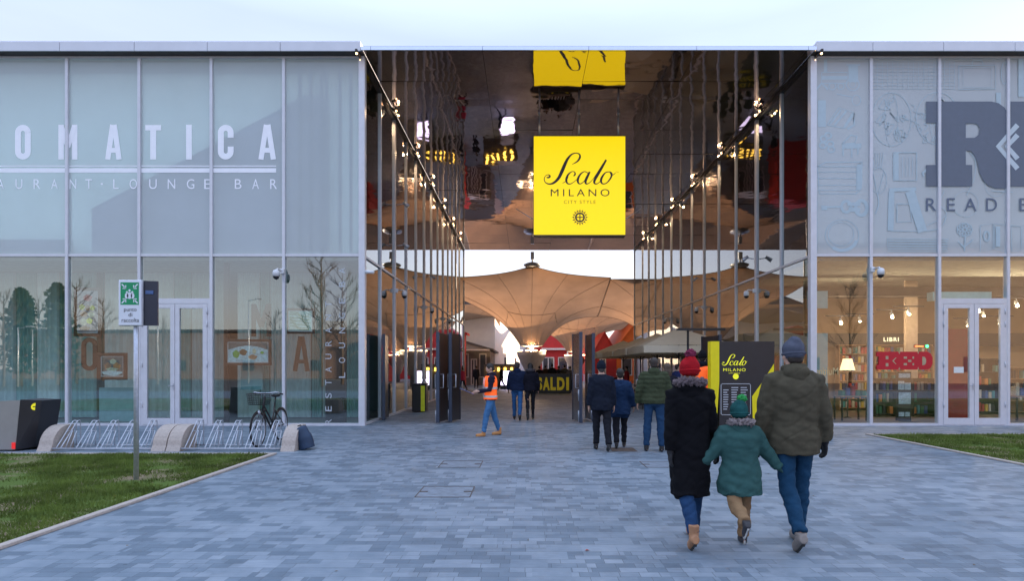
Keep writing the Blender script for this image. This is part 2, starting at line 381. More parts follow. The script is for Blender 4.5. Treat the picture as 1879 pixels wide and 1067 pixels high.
ground_patch('lawn', 8.10, 26, 2.0, 13.9, .015, LAWN)
k = MB(); k.box(-4.63, -4.55, 2, 10.80, .0, .035, .006); k.box(-22, -4.63, 10.72, 10.80, 0, .033, .006)
structure(k, 'kerb', CONC)
k = MB(); k.box(8.02, 8.10, 2, 13.98, 0, .03, .006); k.box(8.10, 26, 13.9, 13.98, 0, .028, .006)
structure(k, 'kerb', CONC)
def blades(name, regions, label):
    rng = np.random.default_rng(5); V = []; 
    for (x0, x1, y0, y1, n, bare) in regions:
        x = rng.uniform(x0, x1, n); y = rng.uniform(y0, y1, n)
        f = np.sin(x*2.1+1)*np.cos(y*1.7+x*.6)+.6*np.sin(x*5.3+y*4.1)+.5*np.cos(y*7.7-x*3.1)
        keep = f < rng.uniform(-.1, 2.0, n)
        for bx, by, br in bare: keep &= ((x-bx)**2+((y-by)*1.0)**2) > (br*rng.uniform(.3, 1.15, n))**2
        x, y, f = x[keep], y[keep], f[keep]; n = len(x)
        h = rng.uniform(.018, .06, n)*(1.1-.15*f); a = rng.uniform(0, 6.28, n); wd = rng.uniform(.004, .009, n)
        lx, ly = rng.normal(0, .02, n), rng.normal(0, .02, n)
        p0 = np.stack([x-np.cos(a)*wd, y-np.sin(a)*wd, np.full(n, .012)], 1); p1 = np.stack([x+np.cos(a)*wd, y+np.sin(a)*wd, np.full(n, .012)], 1)
        p2 = np.stack([x+lx, y+ly, .012+h], 1); V.append(np.stack([p0, p1, p2], 1).reshape(-1, 3))
    V = np.concatenate(V); n = len(V)
    me = bpy.data.meshes.new(name); me.vertices.add(n); me.vertices.foreach_set('co', V.ravel())
    me.loops.add(n); me.loops.foreach_set('vertex_index', np.arange(n)); me.polygons.add(n//3); me.polygons.foreach_set('loop_start', np.arange(0, n, 3))
    me.update(calc_edges=True); me.validate()
    me.materials.append(M('grass_blade', (.12, .165, .034), .7, 0, .6, 2, spec=.2, trans=.3))
    o = bpy.data.objects.new(name, me); COL.objects.link(o); tag(o, label, 'grass', kind='stuff')
blades('grass', [(-12, -4.64, 4.6, 10.7, 120000, [(-5.46, 8.3, .5), (-8.4, 9.9, .5), (-6.9, 7.9, .55), (-7.6, 8.6, .4), (-4.9, 8.0, .3)])], 'short patchy green grass of the left lawn')
blades('grass', [(8.11, 14.5, 8.2, 13.88, 60000, [])], 'short green grass of the right lawn')

# ---------------------------------------------------------------- the two shop buildings
ZT = FZ(469); ZG = FZ(108); ZR = 10.12; PY = 15.9; XL, XR = FX(666), FX(1490)
PE = FY*2.64                                # far end of the passage
def sheet(b, x0, x1, y0, y1, z0, z1):       # vertical glass sheet, either along x or along y
    if abs(y1-y0) < 1e-6: b.quad((x0, y0, z0), (x1, y0, z0), (x1, y0, z1), (x0, y0, z1))
    else: b.quad((x0, y0, z0), (x0, y1, z0), (x0, y1, z1), (x0, y0, z1))
bay = [FY*(1+.1215*i) for i in range(14)]; bay[-1] = PE
def side_wall(root, xw, sgn):
    for i in range(13):
        for z0, z1 in ((.06, ZT), (ZT, ZR-.1)):
            b = MB(); sheet(b, xw, xw, bay[i], bay[i+1], z0, z1)
            # each pane leans by a fraction of a degree so that reflections break from pane to pane
            dz = random.uniform(-.006, .006)
            b.v = [(v[0]+(dz if j in (1, 2) else 0), v[1], v[2]) for j, v in enumerate(b.v)]
            b.build('glass_pane', GSIDE, root)
    for i in range(1, 14):
        wd = .035 if i not in (2, 5, 8, 11) else .07
        b = MB(); b.box(xw-.05, xw+.05, bay[i]-wd, bay[i]+wd, 0, ZR-.1); b.build('mullion', ALU, root)
    b = MB(); b.box(xw-.045, xw+.045, FY+.1, PE, ZT-.03, ZT+.03); b.box(xw-.045, xw+.045, FY+.1, PE, 0, .06);
    b.build('transom', ALU, root)
    b = MB(); b.box(xw-.055, xw+.055, FY+.12, PE, ZR-.1, ZR-.004); b.build('head_rail', DARK, root)
def facade(root, cols, film, glass, doorcol, xa, xb, corner, upper=True):
    for i in range(len(cols)-1):
        b = MB(); sheet(b, cols[i], cols[i+1], FY, FY, ZT, ZG); o = b.build('window_film', film, root)
        if i == doorcol:
            b = MB(); sheet(b, cols[i], cols[i+1], FY, FY, FZ(551), ZT); b.build('window_pane', glass, root)
            door(root, cols[i], cols[i+1], glass)
        else:
            b = MB(); sheet(b, cols[i], cols[i+1], FY, FY, .06, ZT); b.build('window_pane', glass, root)
    for c in cols[1:-1]:
        b = MB(); b.box(c-.04, c+.04, FY-.06, FY+.10, 0, ZG, .004); b.build('mullion', ALU, root)
    b = MB(); b.box(xa, xb, FY-.04, FY+.08, ZT-.035, ZT+.035); b.build('transom', ALU, root)
    b = MB(); b.box(xa, xb, FY-.045, FY+.08, 0, .07); b.build('sill', ALU, root)
    b = MB(); b.box(xa, xb, FY-.045, FY+.08, ZG, ZR-.002); b.build('head_rail', ALU, root)
    b = MB(); b.box(corner-.085, corner+.085, FY-.065, FY+.11, 0, ZR-.004, .004); b.build('corner_post', ALU, root)
def door(root, x0, x1, glass):
    zt = FZ(551); y = FY-.05
    b = MB(); b.box(x0+.03, x1-.03, y, y+.12, zt-.10, zt+.04); b.box(x0+.03, x0+.10, y, y+.12, .0, zt-.10); b.box(x1-.10, x1-.03, y, y+.12, 0, zt-.10)
    b.build('door_frame', ALU, root)
    xm = (x0+x1)/2
    for a, c in ((x0+.105, xm-.006), (xm+.006, x1-.105)):
        d = MB(); d.box(a, a+.12, y-.01, y+.07, .03, zt-.11, .004); d.box(c-.12, c, y-.01, y+.07, .03, zt-.11, .004)
        d.box(a+.12, c-.12, y-.01, y+.07, .03, .21); d.box(a+.12, c-.12, y-.01, y+.07, zt-.23, zt-.11)
        dr = d.build('door', ALU, root)
        g = MB(); sheet(g, a+.12, c-.12, y+.03, y+.03, .21, zt-.23); g.build('door_glass', glass, dr)
        for zz in (.5, 1.6, 2.7, 3.05): h = MB(); h.tube([(a-.003 if a < xm-.1 and c < xm+.1 else c+.003, y-.02, zz), (a-.003 if a < xm-.1 and c < xm+.1 else c+.003, y-.02, zz+.16)], .012, 6); h.build('hinge', ALU, dr)
    h = MB(); h.box(xm-.05, xm-.02, y-.02, y-.0101, .98, 1.16); h.tube([(xm-.035, y-.02, 1.1), (xm-.035, y-.06, 1.1), (xm-.16, y-.06, 1.1)], .011, 6); h.build('door_handle', STEEL, dr)
GREYIN = M('grey_plaster', (.30, .33, .33), .9, bump=.1)
DARKIN = M('dark_interior', (.05, .048, .048), .8)
ROOFM = M('roof_panel_white', (.62, .64, .70), .45, .1, .04, 2)
def shell(root, x0, x1, xin, upfloor=.35):
    """roof, rear wall, slabs; xin = glazed side facing the passage"""
    b = MB(); b.box(x0, x1, FY+.12, PE, ZR-.06, ZR-.004); b.build('roof_slab', DARKIN, root)
    b = MB(); b.box(min(x0, x1)+.12, max(x0, x1)-.12, FY+.12, PE-.1, ZT-.30 if False else ZT-.12, ZT+.12); b.build('floor_slab', GREYIN, root)
    b = MB(); b.box(x0, x1, PE-.1, PE+.1, 0, ZR-.062); b.build('rear_wall', GREYIN, root)
    b = MB(); b.box(x0+.1, x1-.1, FY+.1, PE-.1, .0, .012); b.build('interior_floor', M('shop_floor', (.20, .17, .15), .3), root)
# left building
LB = thing('shop_building', 'glazed restaurant building left of the passage with frosted upper windows', 'building', (XL, FY, 0))
cl = [FX(v) for v in (-540, -408, -275, -142, -9, 124.5, 257, 389, 521.5, 662)]
facade(LB, cl, FILM, GLS, 6, cl[0], XL-.08, XL-.02)
side_wall(LB, XL-.02, 1)
shell(LB, cl[0], XL-.05, XL)
b = MB(); b.box(cl[0]-.2, XL+.08, PY+.03, PE, ZR, ZR+.02); b.build('eaves', M('dark_eaves', (.04, .035, .035), .5), LB)
def parapet(root, x0, x1, seams):
    b = MB(); z0, z1 = ZR+.022, Z(75, PY)
    xs = [x0]+seams+[x1]
    for i in range(len(xs)-1): b.box(xs[i]+(.006 if i else 0), xs[i+1]-.006, PY, PY+.06, z0-.02, z1, .006)
    b.box(x0, x1, PY+.062, PE, z0, z1-.02)
    return b.build('parapet', ROOFM, root)
SP = 15.8*1.0/1085
parapet(LB, cl[0]-.2, XL+.02, [X(v, 15.9) for v in (-435, -300, -160, -25, 109, 246, 380, 514)])
b = MB(); b.box(cl[0]-.1, cl[0], FY, PE, 0, ZR); b.build('side_wall', GREYIN, LB)
# right building
RB = thing('shop_building', 'glazed bookshop building right of the passage with sketches on frosted windows', 'building', (XR, FY, 0))
cr_ = [FX(v) for v in (1494, 1597, 1722, 1848, 1973, 2098, 2223, 2348, 2473, 2598, 2723, 2848, 2973, 3098, 3223, 3348, 3473, 3598, 3723, 3848)]
facade(RB, cr_, FILMR, GLR, 2, XR+.08, cr_[-1], XR+.02)
side_wall(RB, XR+.02, -1)
shell(RB, XR+.05, cr_[-1], XR)
b = MB(); b.box(XR-.08, cr_[-1]+.2, PY+.03, PE, ZR, ZR+.02); b.build('eaves', MATS['dark_eaves'], RB)
parapet(RB, XR-.02, cr_[-1]+.2, [X(v, 15.9) for v in (1602, 1732, 1863, 1995, 2125, 2255)])
b = MB(); b.box(cr_[-1], cr_[-1]+.1, FY, PE, 0, ZR); b.build('side_wall', GREYIN, RB)

# ---- passage roof with mirror-polished ceiling panels
def mirror_mat():
    m, t, o = newmat('mirror_ceiling'); L = t.links.new
    p = t.nodes.new('ShaderNodeBsdfPrincipled'); p.inputs['Metallic'].default_value = 1; p.inputs['Roughness'].default_value = .035
    p.inputs['Base Color'].default_value = (.58, .51, .54, 1)
    tc = t.nodes.new('ShaderNodeTexCoord'); nz = nd(t, 'ShaderNodeTexNoise', Scale=.9, Detail=2.0); L(tc.outputs['Object'], nz.inputs['Vector'])
    b = nd(t, 'ShaderNodeBump', Strength=.22, Distance=.05); L(nz.outputs[0], b.inputs['Height']); L(b.outputs[0], p.inputs['Normal'])
    L(p.outputs[0], o.inputs[0]); return m
MIR = mirror_mat()
PR = thing('passage_roof', 'mirror polished roof spanning the passage between the two shops', 'roof', ((XL+XR)/2, FY, 0))
ZC = ZR+.003
b = MB(); b.box(XL+.09, XR-.09, PY+.02, PE, ZC+.02, ZC+.14); b.build('roof_slab', DARKIN, PR)
xs = [XL+.09]+[FX(v) for v in (887, 1078, 1272, 1470)]+[XR-.09]
ys = [PY, 17.6, 18.8, 21.2, 23.6, 26.0, 28.4, 30.8, 33.2, 35.6, 38, 40.4, PE]
for i in range(5):
    for j in range(len(ys)-1):
        g = .006; a = [random.uniform(-.009, .009) for _ in range(4)]
        b = MB(); x0, x1, y0, y1 = xs[i]+g, xs[i+1]-g, ys[j]+g, ys[j+1]-g
        b.quad((x0, y0, ZC+a[0]), (x0, y1, ZC+a[1]), (x1, y1, ZC+a[2]), (x1, y0, ZC+a[3])); b.build('ceiling_panel', MIR, PR)
xf = [XL+.03]+[FX(v) for v in (686, 887, 1078, 1272, 1473)]+[XR-.03]
for i in range(6):
    b = MB(); b.box(xf[i]+.004, xf[i+1]-.004, PY-.04, PY-.003, ZC-.0, Z(86, PY), .004); b.build('fascia_panel', M('polished_fascia', (.75, .8, .85), .12, 1, .02), PR)
# =====================================================================  PLAZA BEYOND THE PASSAGE
# stretched membrane canopies: funnels on a mast, arched between neighbours
FN = [(.46, 50), (11.6, 50), (-8.4, 66.4), (5.6, 67), (17, 67), (-15, 50.2), (-19.6, 67)]
CANV = M('canopy_membrane', (.27, .15, .085), .8, 0, .16, .5, bump=.25, bscale=3, trans=.6)
SEAM = M('canopy_seam', (.22, .15, .11), .8)
def zf(r, low, high, k=3.1):      # flaring funnel profile
    return low+(high-low)*(1-math.exp(-max(0, r-.95)/k))
def canopy(fx, fy, first, label, hx0=5.58, hx1=5.58, hy=8.0):
    root = thing('membrane_canopy', label, 'canopy', (fx, fy, 0), 0, 'funnel shaped canopies over the plaza')
    n = 64; b = MB(); nr = 26; low = 3.45
    cs = [math.atan2(hy, hx1), math.atan2(hy, -hx0), math.atan2(-hy, -hx0)+2*math.pi, math.atan2(-hy, hx1)+2*math.pi]; cs.append(cs[0]+2*math.pi)
    AN = [cs[q]+(cs[q+1]-cs[q])*j/16 for q in range(4) for j in range(16)]
    for i in range(nr):
        t = i/(nr-1)
        for j in range(n):
            a = AN[j]; ca, sa = math.cos(a), math.sin(a)
            lim = min((hx1 if ca > 0 else hx0)/max(abs(ca), 1e-4), hy/max(abs(sa), 1e-4))
            r = .95+(lim-.95)*t**1.3
            x, y = r*ca, r*sa
            hx = hx1 if x > 0 else hx0; u_ = abs(x)/hx; re2 = math.hypot(hx*(u_-u_**3/3), y)
            z = low+3.25*(1-math.exp(-(max(r*.97, .95) if r < 1.2 else max(re2, .95)-.95 if False else -1)/1.9)) if False else low+3.25*(1-math.exp(-max(0, re2-.93)/1.9))
            z += 1.25*max(0, -y/hy)**1.5+(1.3*max(0, -x/hx0)**2*(1 if first else 0))*(1-max(0, -y/hy))+.9*max(0, y/hy)**2
            if first: z += 1.0*math.exp(-abs(x)/2.6)*max(0, -y/hy)**3
            b.v.append((fx+x, fy+y, z))
    for i in range(nr-1):
        for j in range(n): b.f.append((i*n+j, i*n+(j+1) % n, (i+1)*n+(j+1) % n, (i+1)*n+j)); b.sm.append(True)
    b.build('membrane', CANV, root)
    s = MB()
    for j in range(0, n, 4): s.tube([Vector(b.v[i*n+j])-Vector((0, 0, .02)) for i in range(nr)], .014, 4)
    s.tube([Vector(b.v[9*n+j % n])-Vector((0, 0, .02)) for j in range(n+1)], .02, 4)
    s.build('seam', SEAM, root)
    e = MB(); e.tube([Vector(b.v[(nr-1)*n+j % n]) for j in range(n+1)], .022, 5); e.build('edge_cable', SEAM, root)
    if first:
        c = min((Vector(v) for v in b.v[(nr-1)*n:]), key=lambda v: abs(v.x-fx)*2+v.y); h = MB(); h.lathe([(.5, -.1), (.62, .0), (.62, .07), (.3, .2), (.1, .24)], tuple(c), 16); h.tube([c, c+Vector((0, 0, .95))], .06, 8); h.box(c.x-.12, c.x+.12, c.y-.12, c.y+.12, c.z+.45, c.z+.95); h.build('peak_ring', STEEL, root)
    m = MB(); m.lathe([(.22, 0), (.22, 3.3), (.93, 3.42), (.96, 3.5), (.2, 3.52)], (fx, fy, 0), 20); m.build('mast', STEEL, root)
    d = MB(); d.lathe([(.3, .9), (.35, .95), (1.18, 2.6), (1.24, 2.95), (1.12, 2.98), (.3, 2.7)], (fx, fy, 0), 28); dr = d.build('drum', M('drum_panel', (.55, .5, .48), .5), root)
    for j in range(10):
        l = MB(); a = 2*math.pi*j/10; l.ell((fx+1.1*math.cos(a), fy+1.1*math.sin(a), 3.04), (.16, .16, .07), 8, 5); l.build('lamp', M('warm_lamp', (1, .75, .45), .5, emit=1.3, ecol=(1, .68, .36)), dr)
    li = bpy.data.lights.new('drum_uplight', 'POINT'); li.energy = 100; li.color = (1, .66, .36); li.shadow_soft_size = .06
    lo = bpy.data.objects.new('drum_uplight', li); COL.objects.link(lo); lo.location = (0, 0, 0); lo.parent = root; lo.location = (0, -.9, 3.12)
canlab = ['large beige funnel canopy with the ring and mast at its peak, centre of the plaza', 'beige funnel canopy right of the central one, mostly behind the right shop',
  'beige funnel canopy at the left end of the passage behind the grey shop', 'smaller looking funnel canopy seen through the arch right of the central one',
  'far right funnel canopy beyond the orange house', 'funnel canopy behind the left shop building', 'rearmost funnel canopy on the left of the plaza']
for i, (fx, fy) in enumerate(FN): canopy(fx, fy, 1 if i == 0 else 0, canlab[i])

def house(name, label, x0, x1, y0, y1, eave, ridge, wallm, roofm, trim=None, along='y', doors=(), wins=()):
    root = thing(name, label, 'building', ((x0+x1)/2, y0, 0))
    xm = (x0+x1)/2
    b = MB()
    if along == 'y': b.prism([(x0, 0), (x1, 0), (x1, eave), (xm, ridge), (x0, eave)], y0, y1)
    else: b.prism_yz([(y0, 0), (y1, 0), (y1, eave), ((y0+y1)/2, ridge), (y0, eave)], x0, x1)
    b.build('wall', wallm, root)
    r = MB()
    if along == 'y':
        for sx, ex in ((x0-.3, xm), (x1+.3, xm)):
            k = (ridge-eave)/(xm-x0)
            za = eave-.3*k
            r.add([(sx, y0-.15, za+.02), (ex, y0-.15, ridge+.02), (ex, y0-.15, ridge+.2), (sx, y0-.15, za+.2), (sx, y1, za+.02), (ex, y1, ridge+.02), (ex, y1, ridge+.2), (sx, y1, za+.2)],
                  [(0, 1, 2, 3), (7, 6, 5, 4), (0, 4, 5, 1), (3, 2, 6, 7), (0, 3, 7, 4), (1, 5, 6, 2)])
    else:
        ym = (y0+y1)/2
        for sy, ey in ((y0-.3, ym), (y1+.3, ym)):
            r.add([(x0-.15, sy, eave-.1), (x0-.15, ey, ridge+.02), (x0-.15, ey, ridge+.2), (x0-.15, sy, eave+.1), (x1+.15, sy, eave-.1), (x1+.15, ey, ridge+.02), (x1+.15, ey, ridge+.2), (x1+.15, sy, eave+.1)],
                  [(0, 1, 2, 3), (7, 6, 5, 4), (0, 4, 5, 1), (3, 2, 6, 7), (0, 3, 7, 4), (1, 5, 6, 2)])
    r.build('roof', roofm, root)
    for (a, c, z0, z1) in doors:
        d = MB(); d.box(a, c, y0-.06, y0-.004, z0, z0+.12); d.box(a, c, y0-.06, y0-.004, z1-.12, z1)
        m_ = (a+c)/2
        for q in (a, m_-.06, c-.12): d.box(q, q+.12, y0-.06, y0-.004, z0+.12, z1-.12)
        dd = d.build('door_frame', trim or ALU, root)
        g = MB(); g.box(a+.12, c-.12, y0-.03, y0-.002, z0+.12, z1-.12); g.build('door_glass', M('far_glass', (.06, .06, .07), .08, 0, spec=.8), dd)
    for (a, c, z0, z1) in wins:
        d = MB(); t_ = .1; d.box(a, c, y0-.05, y0-.004, z0, z0+t_); d.box(a, c, y0-.05, y0-.004, z1-t_, z1); d.box(a, a+t_, y0-.05, y0-.004, z0+t_, z1-t_); d.box(c-t_, c, y0-.05, y0-.004, z0+t_, z1-t_)
        dd = d.build('window', trim or ALU, root)
        g = MB(); g.box(a+t_, c-t_, y0-.03, y0-.002, z0+t_, z1-t_); g.build('pane', MATS.get('far_glass') or M('far_glass', (.06, .06, .07), .08, 0, spec=.8), dd)
    return root
REDW = M('red_cladding', (.46, .02, .02), .6, 0, .15, 2); ORW = M('orange_cladding', (.80, .16, .02), .6, 0, .1, 2)
GRW = M('grey_cladding', (.20, .17, .15), .7, 0, .12, 2); WHW = M('white_render', (.78, .74, .70), .85, 0, .04, 2)
TRW = M('pale_trim', (.65, .58, .54), .6)
Y1 = 84
house('shop_house', 'red gabled shop house with pale door frames, centre right of the plaza', X(972, Y1), X(1086, Y1), Y1, Y1+20, 6.0, 8.8, REDW, REDW, TRW, doors=[(X(995, Y1), X(1017, Y1), 0, Z(656, Y1))], wins=[(X(1024, Y1), X(1045, Y1), .6, Z(656, Y1))])
b = MB(); b.box(X(994, Y1), X(1042, Y1), Y1-.5, Y1-.01, Z(643, Y1), Z(639.5, Y1)); b.tube([(X(995.5, Y1), Y1-.4, 0), (X(995.5, Y1), Y1-.4, Z(643, Y1))], .1, 6); b.tube([(X(1041, Y1), Y1-.4, 0), (X(1041, Y1), Y1-.4, Z(643, Y1))], .1, 6)
b.solo('porch_canopy', TRW, 'thin pale porch frame fixed to the red shop house', 'canopy')
Y2 = 60
house('shop_house', 'bright red gabled shop house just right of the open gates', X(1088, Y2), X(1131, Y2), Y2, Y2+14, Z(650, Y2), Z(612, Y2), REDW, REDW, TRW, doors=[(X(1100, Y2), X(1112, Y2), 0, 2.6)])
house('shop_house', 'orange gabled shop house beside the red one, behind the parasols', X(1131.5, Y2), X(1215, Y2), Y2, Y2+14, Z(640, Y2), Z(585, Y2), ORW, ORW, TRW, wins=[(X(1140, Y2), X(1160, Y2), .8, 2.6)])
Y3 = 52
house('shop_house', 'grey flat fronted shop at the left end of the plaza', X(780, Y3), X(897, Y3), Y3+2, Y3+14, Z(642, Y3), Z(625, Y3), GRW, M('dark_roof', (.06, .05, .05), .7), TRW, doors=[(X(860, Y3), X(872, Y3), 0, Z(658, Y3))], wins=[(X(842, Y3), X(856, Y3), .7, 2.9), (X(876, Y3), X(890, Y3), .7, 2.9)])
b = MB(); b.box(X(846, Y3), X(896, Y3), Y3+.6, Y3+1.99, Z(641, Y3)-.12, Z(641, Y3)); b.solo('shop_canopy', TRW, 'flat pale canopy over the grey shop front', 'canopy')
Y4 = 70
wh = thing('shop_house', 'tall white rendered house lit by low sun left of the central canopy', 'building', (X(909, 66), 66, 0))
pA, pB = Vector((X(908, 62), 62, 0)), Vector((X(968, 86), 86, 0)); dd_ = (pB-pA).normalized(); nn_ = Vector((-dd_.y, dd_.x, 0)); L0 = (pB-pA).length; H1 = 8.2
b = MB(); q = [pA, pB, pB+nn_*12, pA+nn_*12]; b.add([tuple(v) for v in q]+[tuple(v+Vector((0, 0, H1))) for v in q], [(3, 2, 1, 0), (4, 5, 6, 7), (0, 1, 5, 4), (1, 2, 6, 5), (2, 3, 7, 6), (3, 0, 4, 7)]); b.build('wall', WHW, wh)
b = MB(); q = [pA-dd_*.3-nn_*.3, pB+dd_*.3-nn_*.3, pB+nn_*12.3, pA+nn_*12.3]; m1_, m2_ = (q[0]+q[3])/2, (q[1]+q[2])/2; u = Vector((0, 0, H1+.01)); r_ = Vector((0, 0, H1+2)); b.add([tuple(q[0]+u), tuple(q[1]+u), tuple(q[2]+u), tuple(q[3]+u), tuple(m1_+r_), tuple(m2_+r_)], [(0, 1, 5, 4), (2, 3, 4, 5), (0, 4, 3), (1, 2, 5), (3, 2, 1, 0)]); b.build('roof', M('dark_roof', (.06, .05, .05), .7), wh)
for tt in (.25, .55): c = pA+dd_*L0*tt-nn_*.02+Vector((0, 0, 2.2)); b = MB(); b.obox(tuple(c), (1.0, .06, 1.2), (0, 0, math.atan2(dd_.y, dd_.x))); b.build('window', MATS['far_glass'], wh)
house('shop_house', 'low red shop house glimpsed at the left edge of the passage opening', -8.5, X(851, 49), 49, 51, 4.4, 4.9, REDW, REDW, TRW)
# long buildings left and right that close the plaza
house('long_hall', 'long brown hall closing the right side of the plaza', 24, 44, 40, 110, 7, 8.5, GRW, MATS['dark_roof'])
house('long_hall', 'long brown hall closing the left side of the plaza', -44, -22, 48, 112, 7, 8.5, GRW, MATS['dark_roof'])
house('long_hall', 'distant low hall at the far end of the plaza', -40, 50, 118, 130, 5.5, 6.8, GRW, MATS['dark_roof'], along='x')
# sale wall
Y5 = 37
b = MB(); x0, x1 = X(975, Y5), X(1048, Y5); b.box(x0, x1, Y5, Y5+.5, 0, Z(686, Y5), .02)
sw = thing('sale_sign_wall', 'low black wall with large yellow SALDI letters in front of the crowd', 'sign', ((x0+x1)/2, Y5, 0))
b.build('wall_panel', BLACK, sw)
for ch_, a_, c_ in (('S', 984, 995), ('A', 996, 1009), ('L', 1010, 1020), ('D', 1022, 1036), ('I', 1039, 1044)): b = MB(); fit(b, ch_, X(a_, Y5), X(c_, Y5), Z(717, Y5), Z(693, Y5), Y5-.02, bold=.05); b.build('letter', M('yellow_letter', (.50, .38, .01), .5, emit=.04), sw)
# lit screen kiosk
Y6 = 44
b = MB(); b.box(X(918, Y6), X(944, Y6), Y6, Y6+1.6, 0, Z(680, Y6), .02)
lk = thing('lit_counter', 'pale lilac glowing counter left of the walking couple', 'counter', (X(931, Y6), Y6, 0)); b.build('counter_body', DARK, lk)
b = MB(); b.box(X(919, Y6), X(943, Y6), Y6-.03, Y6-.004, .3, Z(681.5, Y6)); b.build('lit_panel', M('lilac_light', (.75, .66, .85), .5, emit=1.0, ecol=(.72, .62, .86)), lk)
b = MB(); b.box(X(888, 48), X(950, 48), 48, 48.6, 0, Z(672, 48)); b.box(X(888, 48), X(950, 48), 47.6, 48.6, Z(672, 48)+.002, Z(669, 48)); b.solo('food_stall', BROWNM, 'dark market stall with yellow lamps behind the lilac counter', 'stall')
for i, px in enumerate((893, 903, 913, 925, 937)):
    b = MB(); b.box(X(px, 48), X(px+4, 48), 47.7, 47.95, Z(682, 48), Z(675, 48), .02); b.solo('stall_lamp', M('yellow_lamp', (1, .7, .1), .5, emit=1.2, ecol=(1, .6, .08)), 'small yellow box lamp on the dark market stall', 'lamp', 'lamps of the market stall')
# =====================================================================  BEHIND THE CAMERA (seen mirrored in the glass)
TERR = M('terracotta_render', (.20, .135, .11), .85, 0, .15, .5); TAN = M('tan_render', (.44, .30, .20), .85, 0, .1, .5)
def block(name, label, x0, x1, y0, y1, h, mat, rows, colsn):
    root = thing(name, label, 'building', ((x0+x1)/2, y1, 0)); b = MB(); b.box(x0, x1, y0, y1, 0, h); b.build('wall', mat, root)
    r = MB(); r.box(x0-.4, x1+.4, y0-.4, y1+.4, h+.002, h+.35); r.build('roof', MATS['dark_roof'], root)
    for j in range(rows):
        for i in range(colsn):
            xx = x0+(i+.5)*(x1-x0)/colsn; zz = 1.2+j*(h-1)/rows
            f = MB(); f.box(xx-.8, xx+.8, y1-.05, y1+.04, zz, zz+1.5); f.build('window', MATS['far_glass'], root)
    return root
block('roadside_building', 'long terracotta building across the road, mirrored in the left shop glass', -75, -6, -66, -54, 6.8, TERR, 1, 7)
block('roadside_building', 'tall tan building across the road, mirrored in the bookshop glass', 21, 70, -40, -28, 14, TAN, 1, 3)
block('roadside_building', 'low grey building across the road between the other two', -5, 20, -75, -62, 6, GRW, 2, 6)
BARK = M('bark', (.12, .09, .07), .9, 0, .3, 12, bump=.6, bscale=30)
def bare_tree(x, y, h, seed, label):
    rn = random.Random(seed); root = thing('bare_tree', label, 'tree', (x, y, 0), 0, 'trees across the road'); t = MB(); c = MB()
    t.tube([(x, y, 0), (x+.05, y, h*.3), (x-.04, y+.05, h*.65), (x, y, h)], [h*.016, h*.012, h*.008, .02], 7)
    def br(p, d, l, r, dep):
        q = p+d*l*.5+Vector((rn.uniform(-.1, .1), rn.uniform(-.1, .1), .05))*l; e = p+d*l+Vector((0, 0, .15*l))
        c.tube([p, q, e], [r, r*.7, r*.4], 4 if dep < 2 else 5, caps=False)
        if dep:
            for _ in range(4):
                f = rn.uniform(.3, 1); s_ = p.lerp(e, f); nd_ = (d+Vector((rn.uniform(-.7, .7), rn.uniform(-.7, .7), rn.uniform(-.1, .7)))).normalized(); br(s_, nd_, l*rn.uniform(.4, .65), r*.5, dep-1)
    for i in range(26):
        z = h*(.22+.75*i/26); a = rn.uniform(0, 6.28); l = h*.24*(1-.6*i/26)
        br(Vector((x, y, z)), Vector((math.cos(a), math.sin(a), rn.uniform(.4, 1.1))).normalized(), l, h*.004, 2)
    t.build('trunk', BARK, root); c.build('crown', BARK, root)
def leafy_tree(x, y, h, seed, label):
    rn = random.Random(seed); root = thing('evergreen_tree', label, 'tree', (x, y, 0), 0, 'trees across the road'); t = MB(); c = MB()
    t.tube([(x, y, 0), (x, y, h*.8)], [h*.02, .03], 7); t.build('trunk', BARK, root)
    for i in range(2600):
        u = rn.random()**.7; z = h*(.12+.88*u); rad = h*.22*(1-u)**.7*(.8+.2*math.sin(u*9+seed))+.2; a = rn.uniform(0, 6.28); r = rad*(1+.35*math.sin(3*a+u*11+seed)+.2*math.sin(7*a-u*23))*rn.random()**.5
        p = Vector((x+r*math.cos(a), y+r*math.sin(a), z)); s = rn.uniform(.12, .3); d1 = Vector((rn.gauss(0, 1), rn.gauss(0, 1), rn.gauss(0, .6))).normalized()*s; d2 = d1.orthogonal().normalized()*s*.6
        c.add([p-d1, p+d2, p+d1, p-d2], [(0, 1, 2, 3)])
    c.build('crown', M('evergreen_leaf', (.06, .085, .045), .8, 0, .4, 2, trans=.3), root)
def mirr(px, depth): return (px-965)*depth/1085      # where a thing stands that the facade mirrors at this pixel
for px, D, h, kind in ((38, 52, 8.6, 1), (105, 56, 9.6, 1), (72, 60, 8.2, 0), (140, 58, 10, 0), (590, 50, 11.3, 0), (628, 56, 10.5, 0), (190, 70, 9.5, 0), (300, 75, 8, 0), (8, 50, 8, 0), (505, 62, 7.5, 0), (1560, 50, 9, 0)):
    xx, yy = mirr(px, D), 2*FY-D
    (leafy_tree if kind else bare_tree)(xx, yy, h, int(px), ('dense dark evergreen' if kind else 'bare winter tree')+' across the road, mirrored in the '+('left' if px < 900 else 'right')+f' shop glass')
for px, D, h in ((290, 58, 8), (33, 50, 5), (58, 52, 5), (456, 60, 8.5)):
    xx, yy = mirr(px, D), 2*FY-D; b = MB(); b.tube([(xx, yy, 0), (xx, yy, h)], [.09, .05], 8); b.tube([(xx, yy, h-.1), (xx+.9, yy, h+.1)], .04, 6); b.box(xx+.7, xx+1.3, yy-.1, yy+.1, h+.05, h+.15)
    b.solo('street_lamp', STEEL, 'thin grey lamp post along the road behind the viewer', 'street lamp', 'lamp posts along the road')
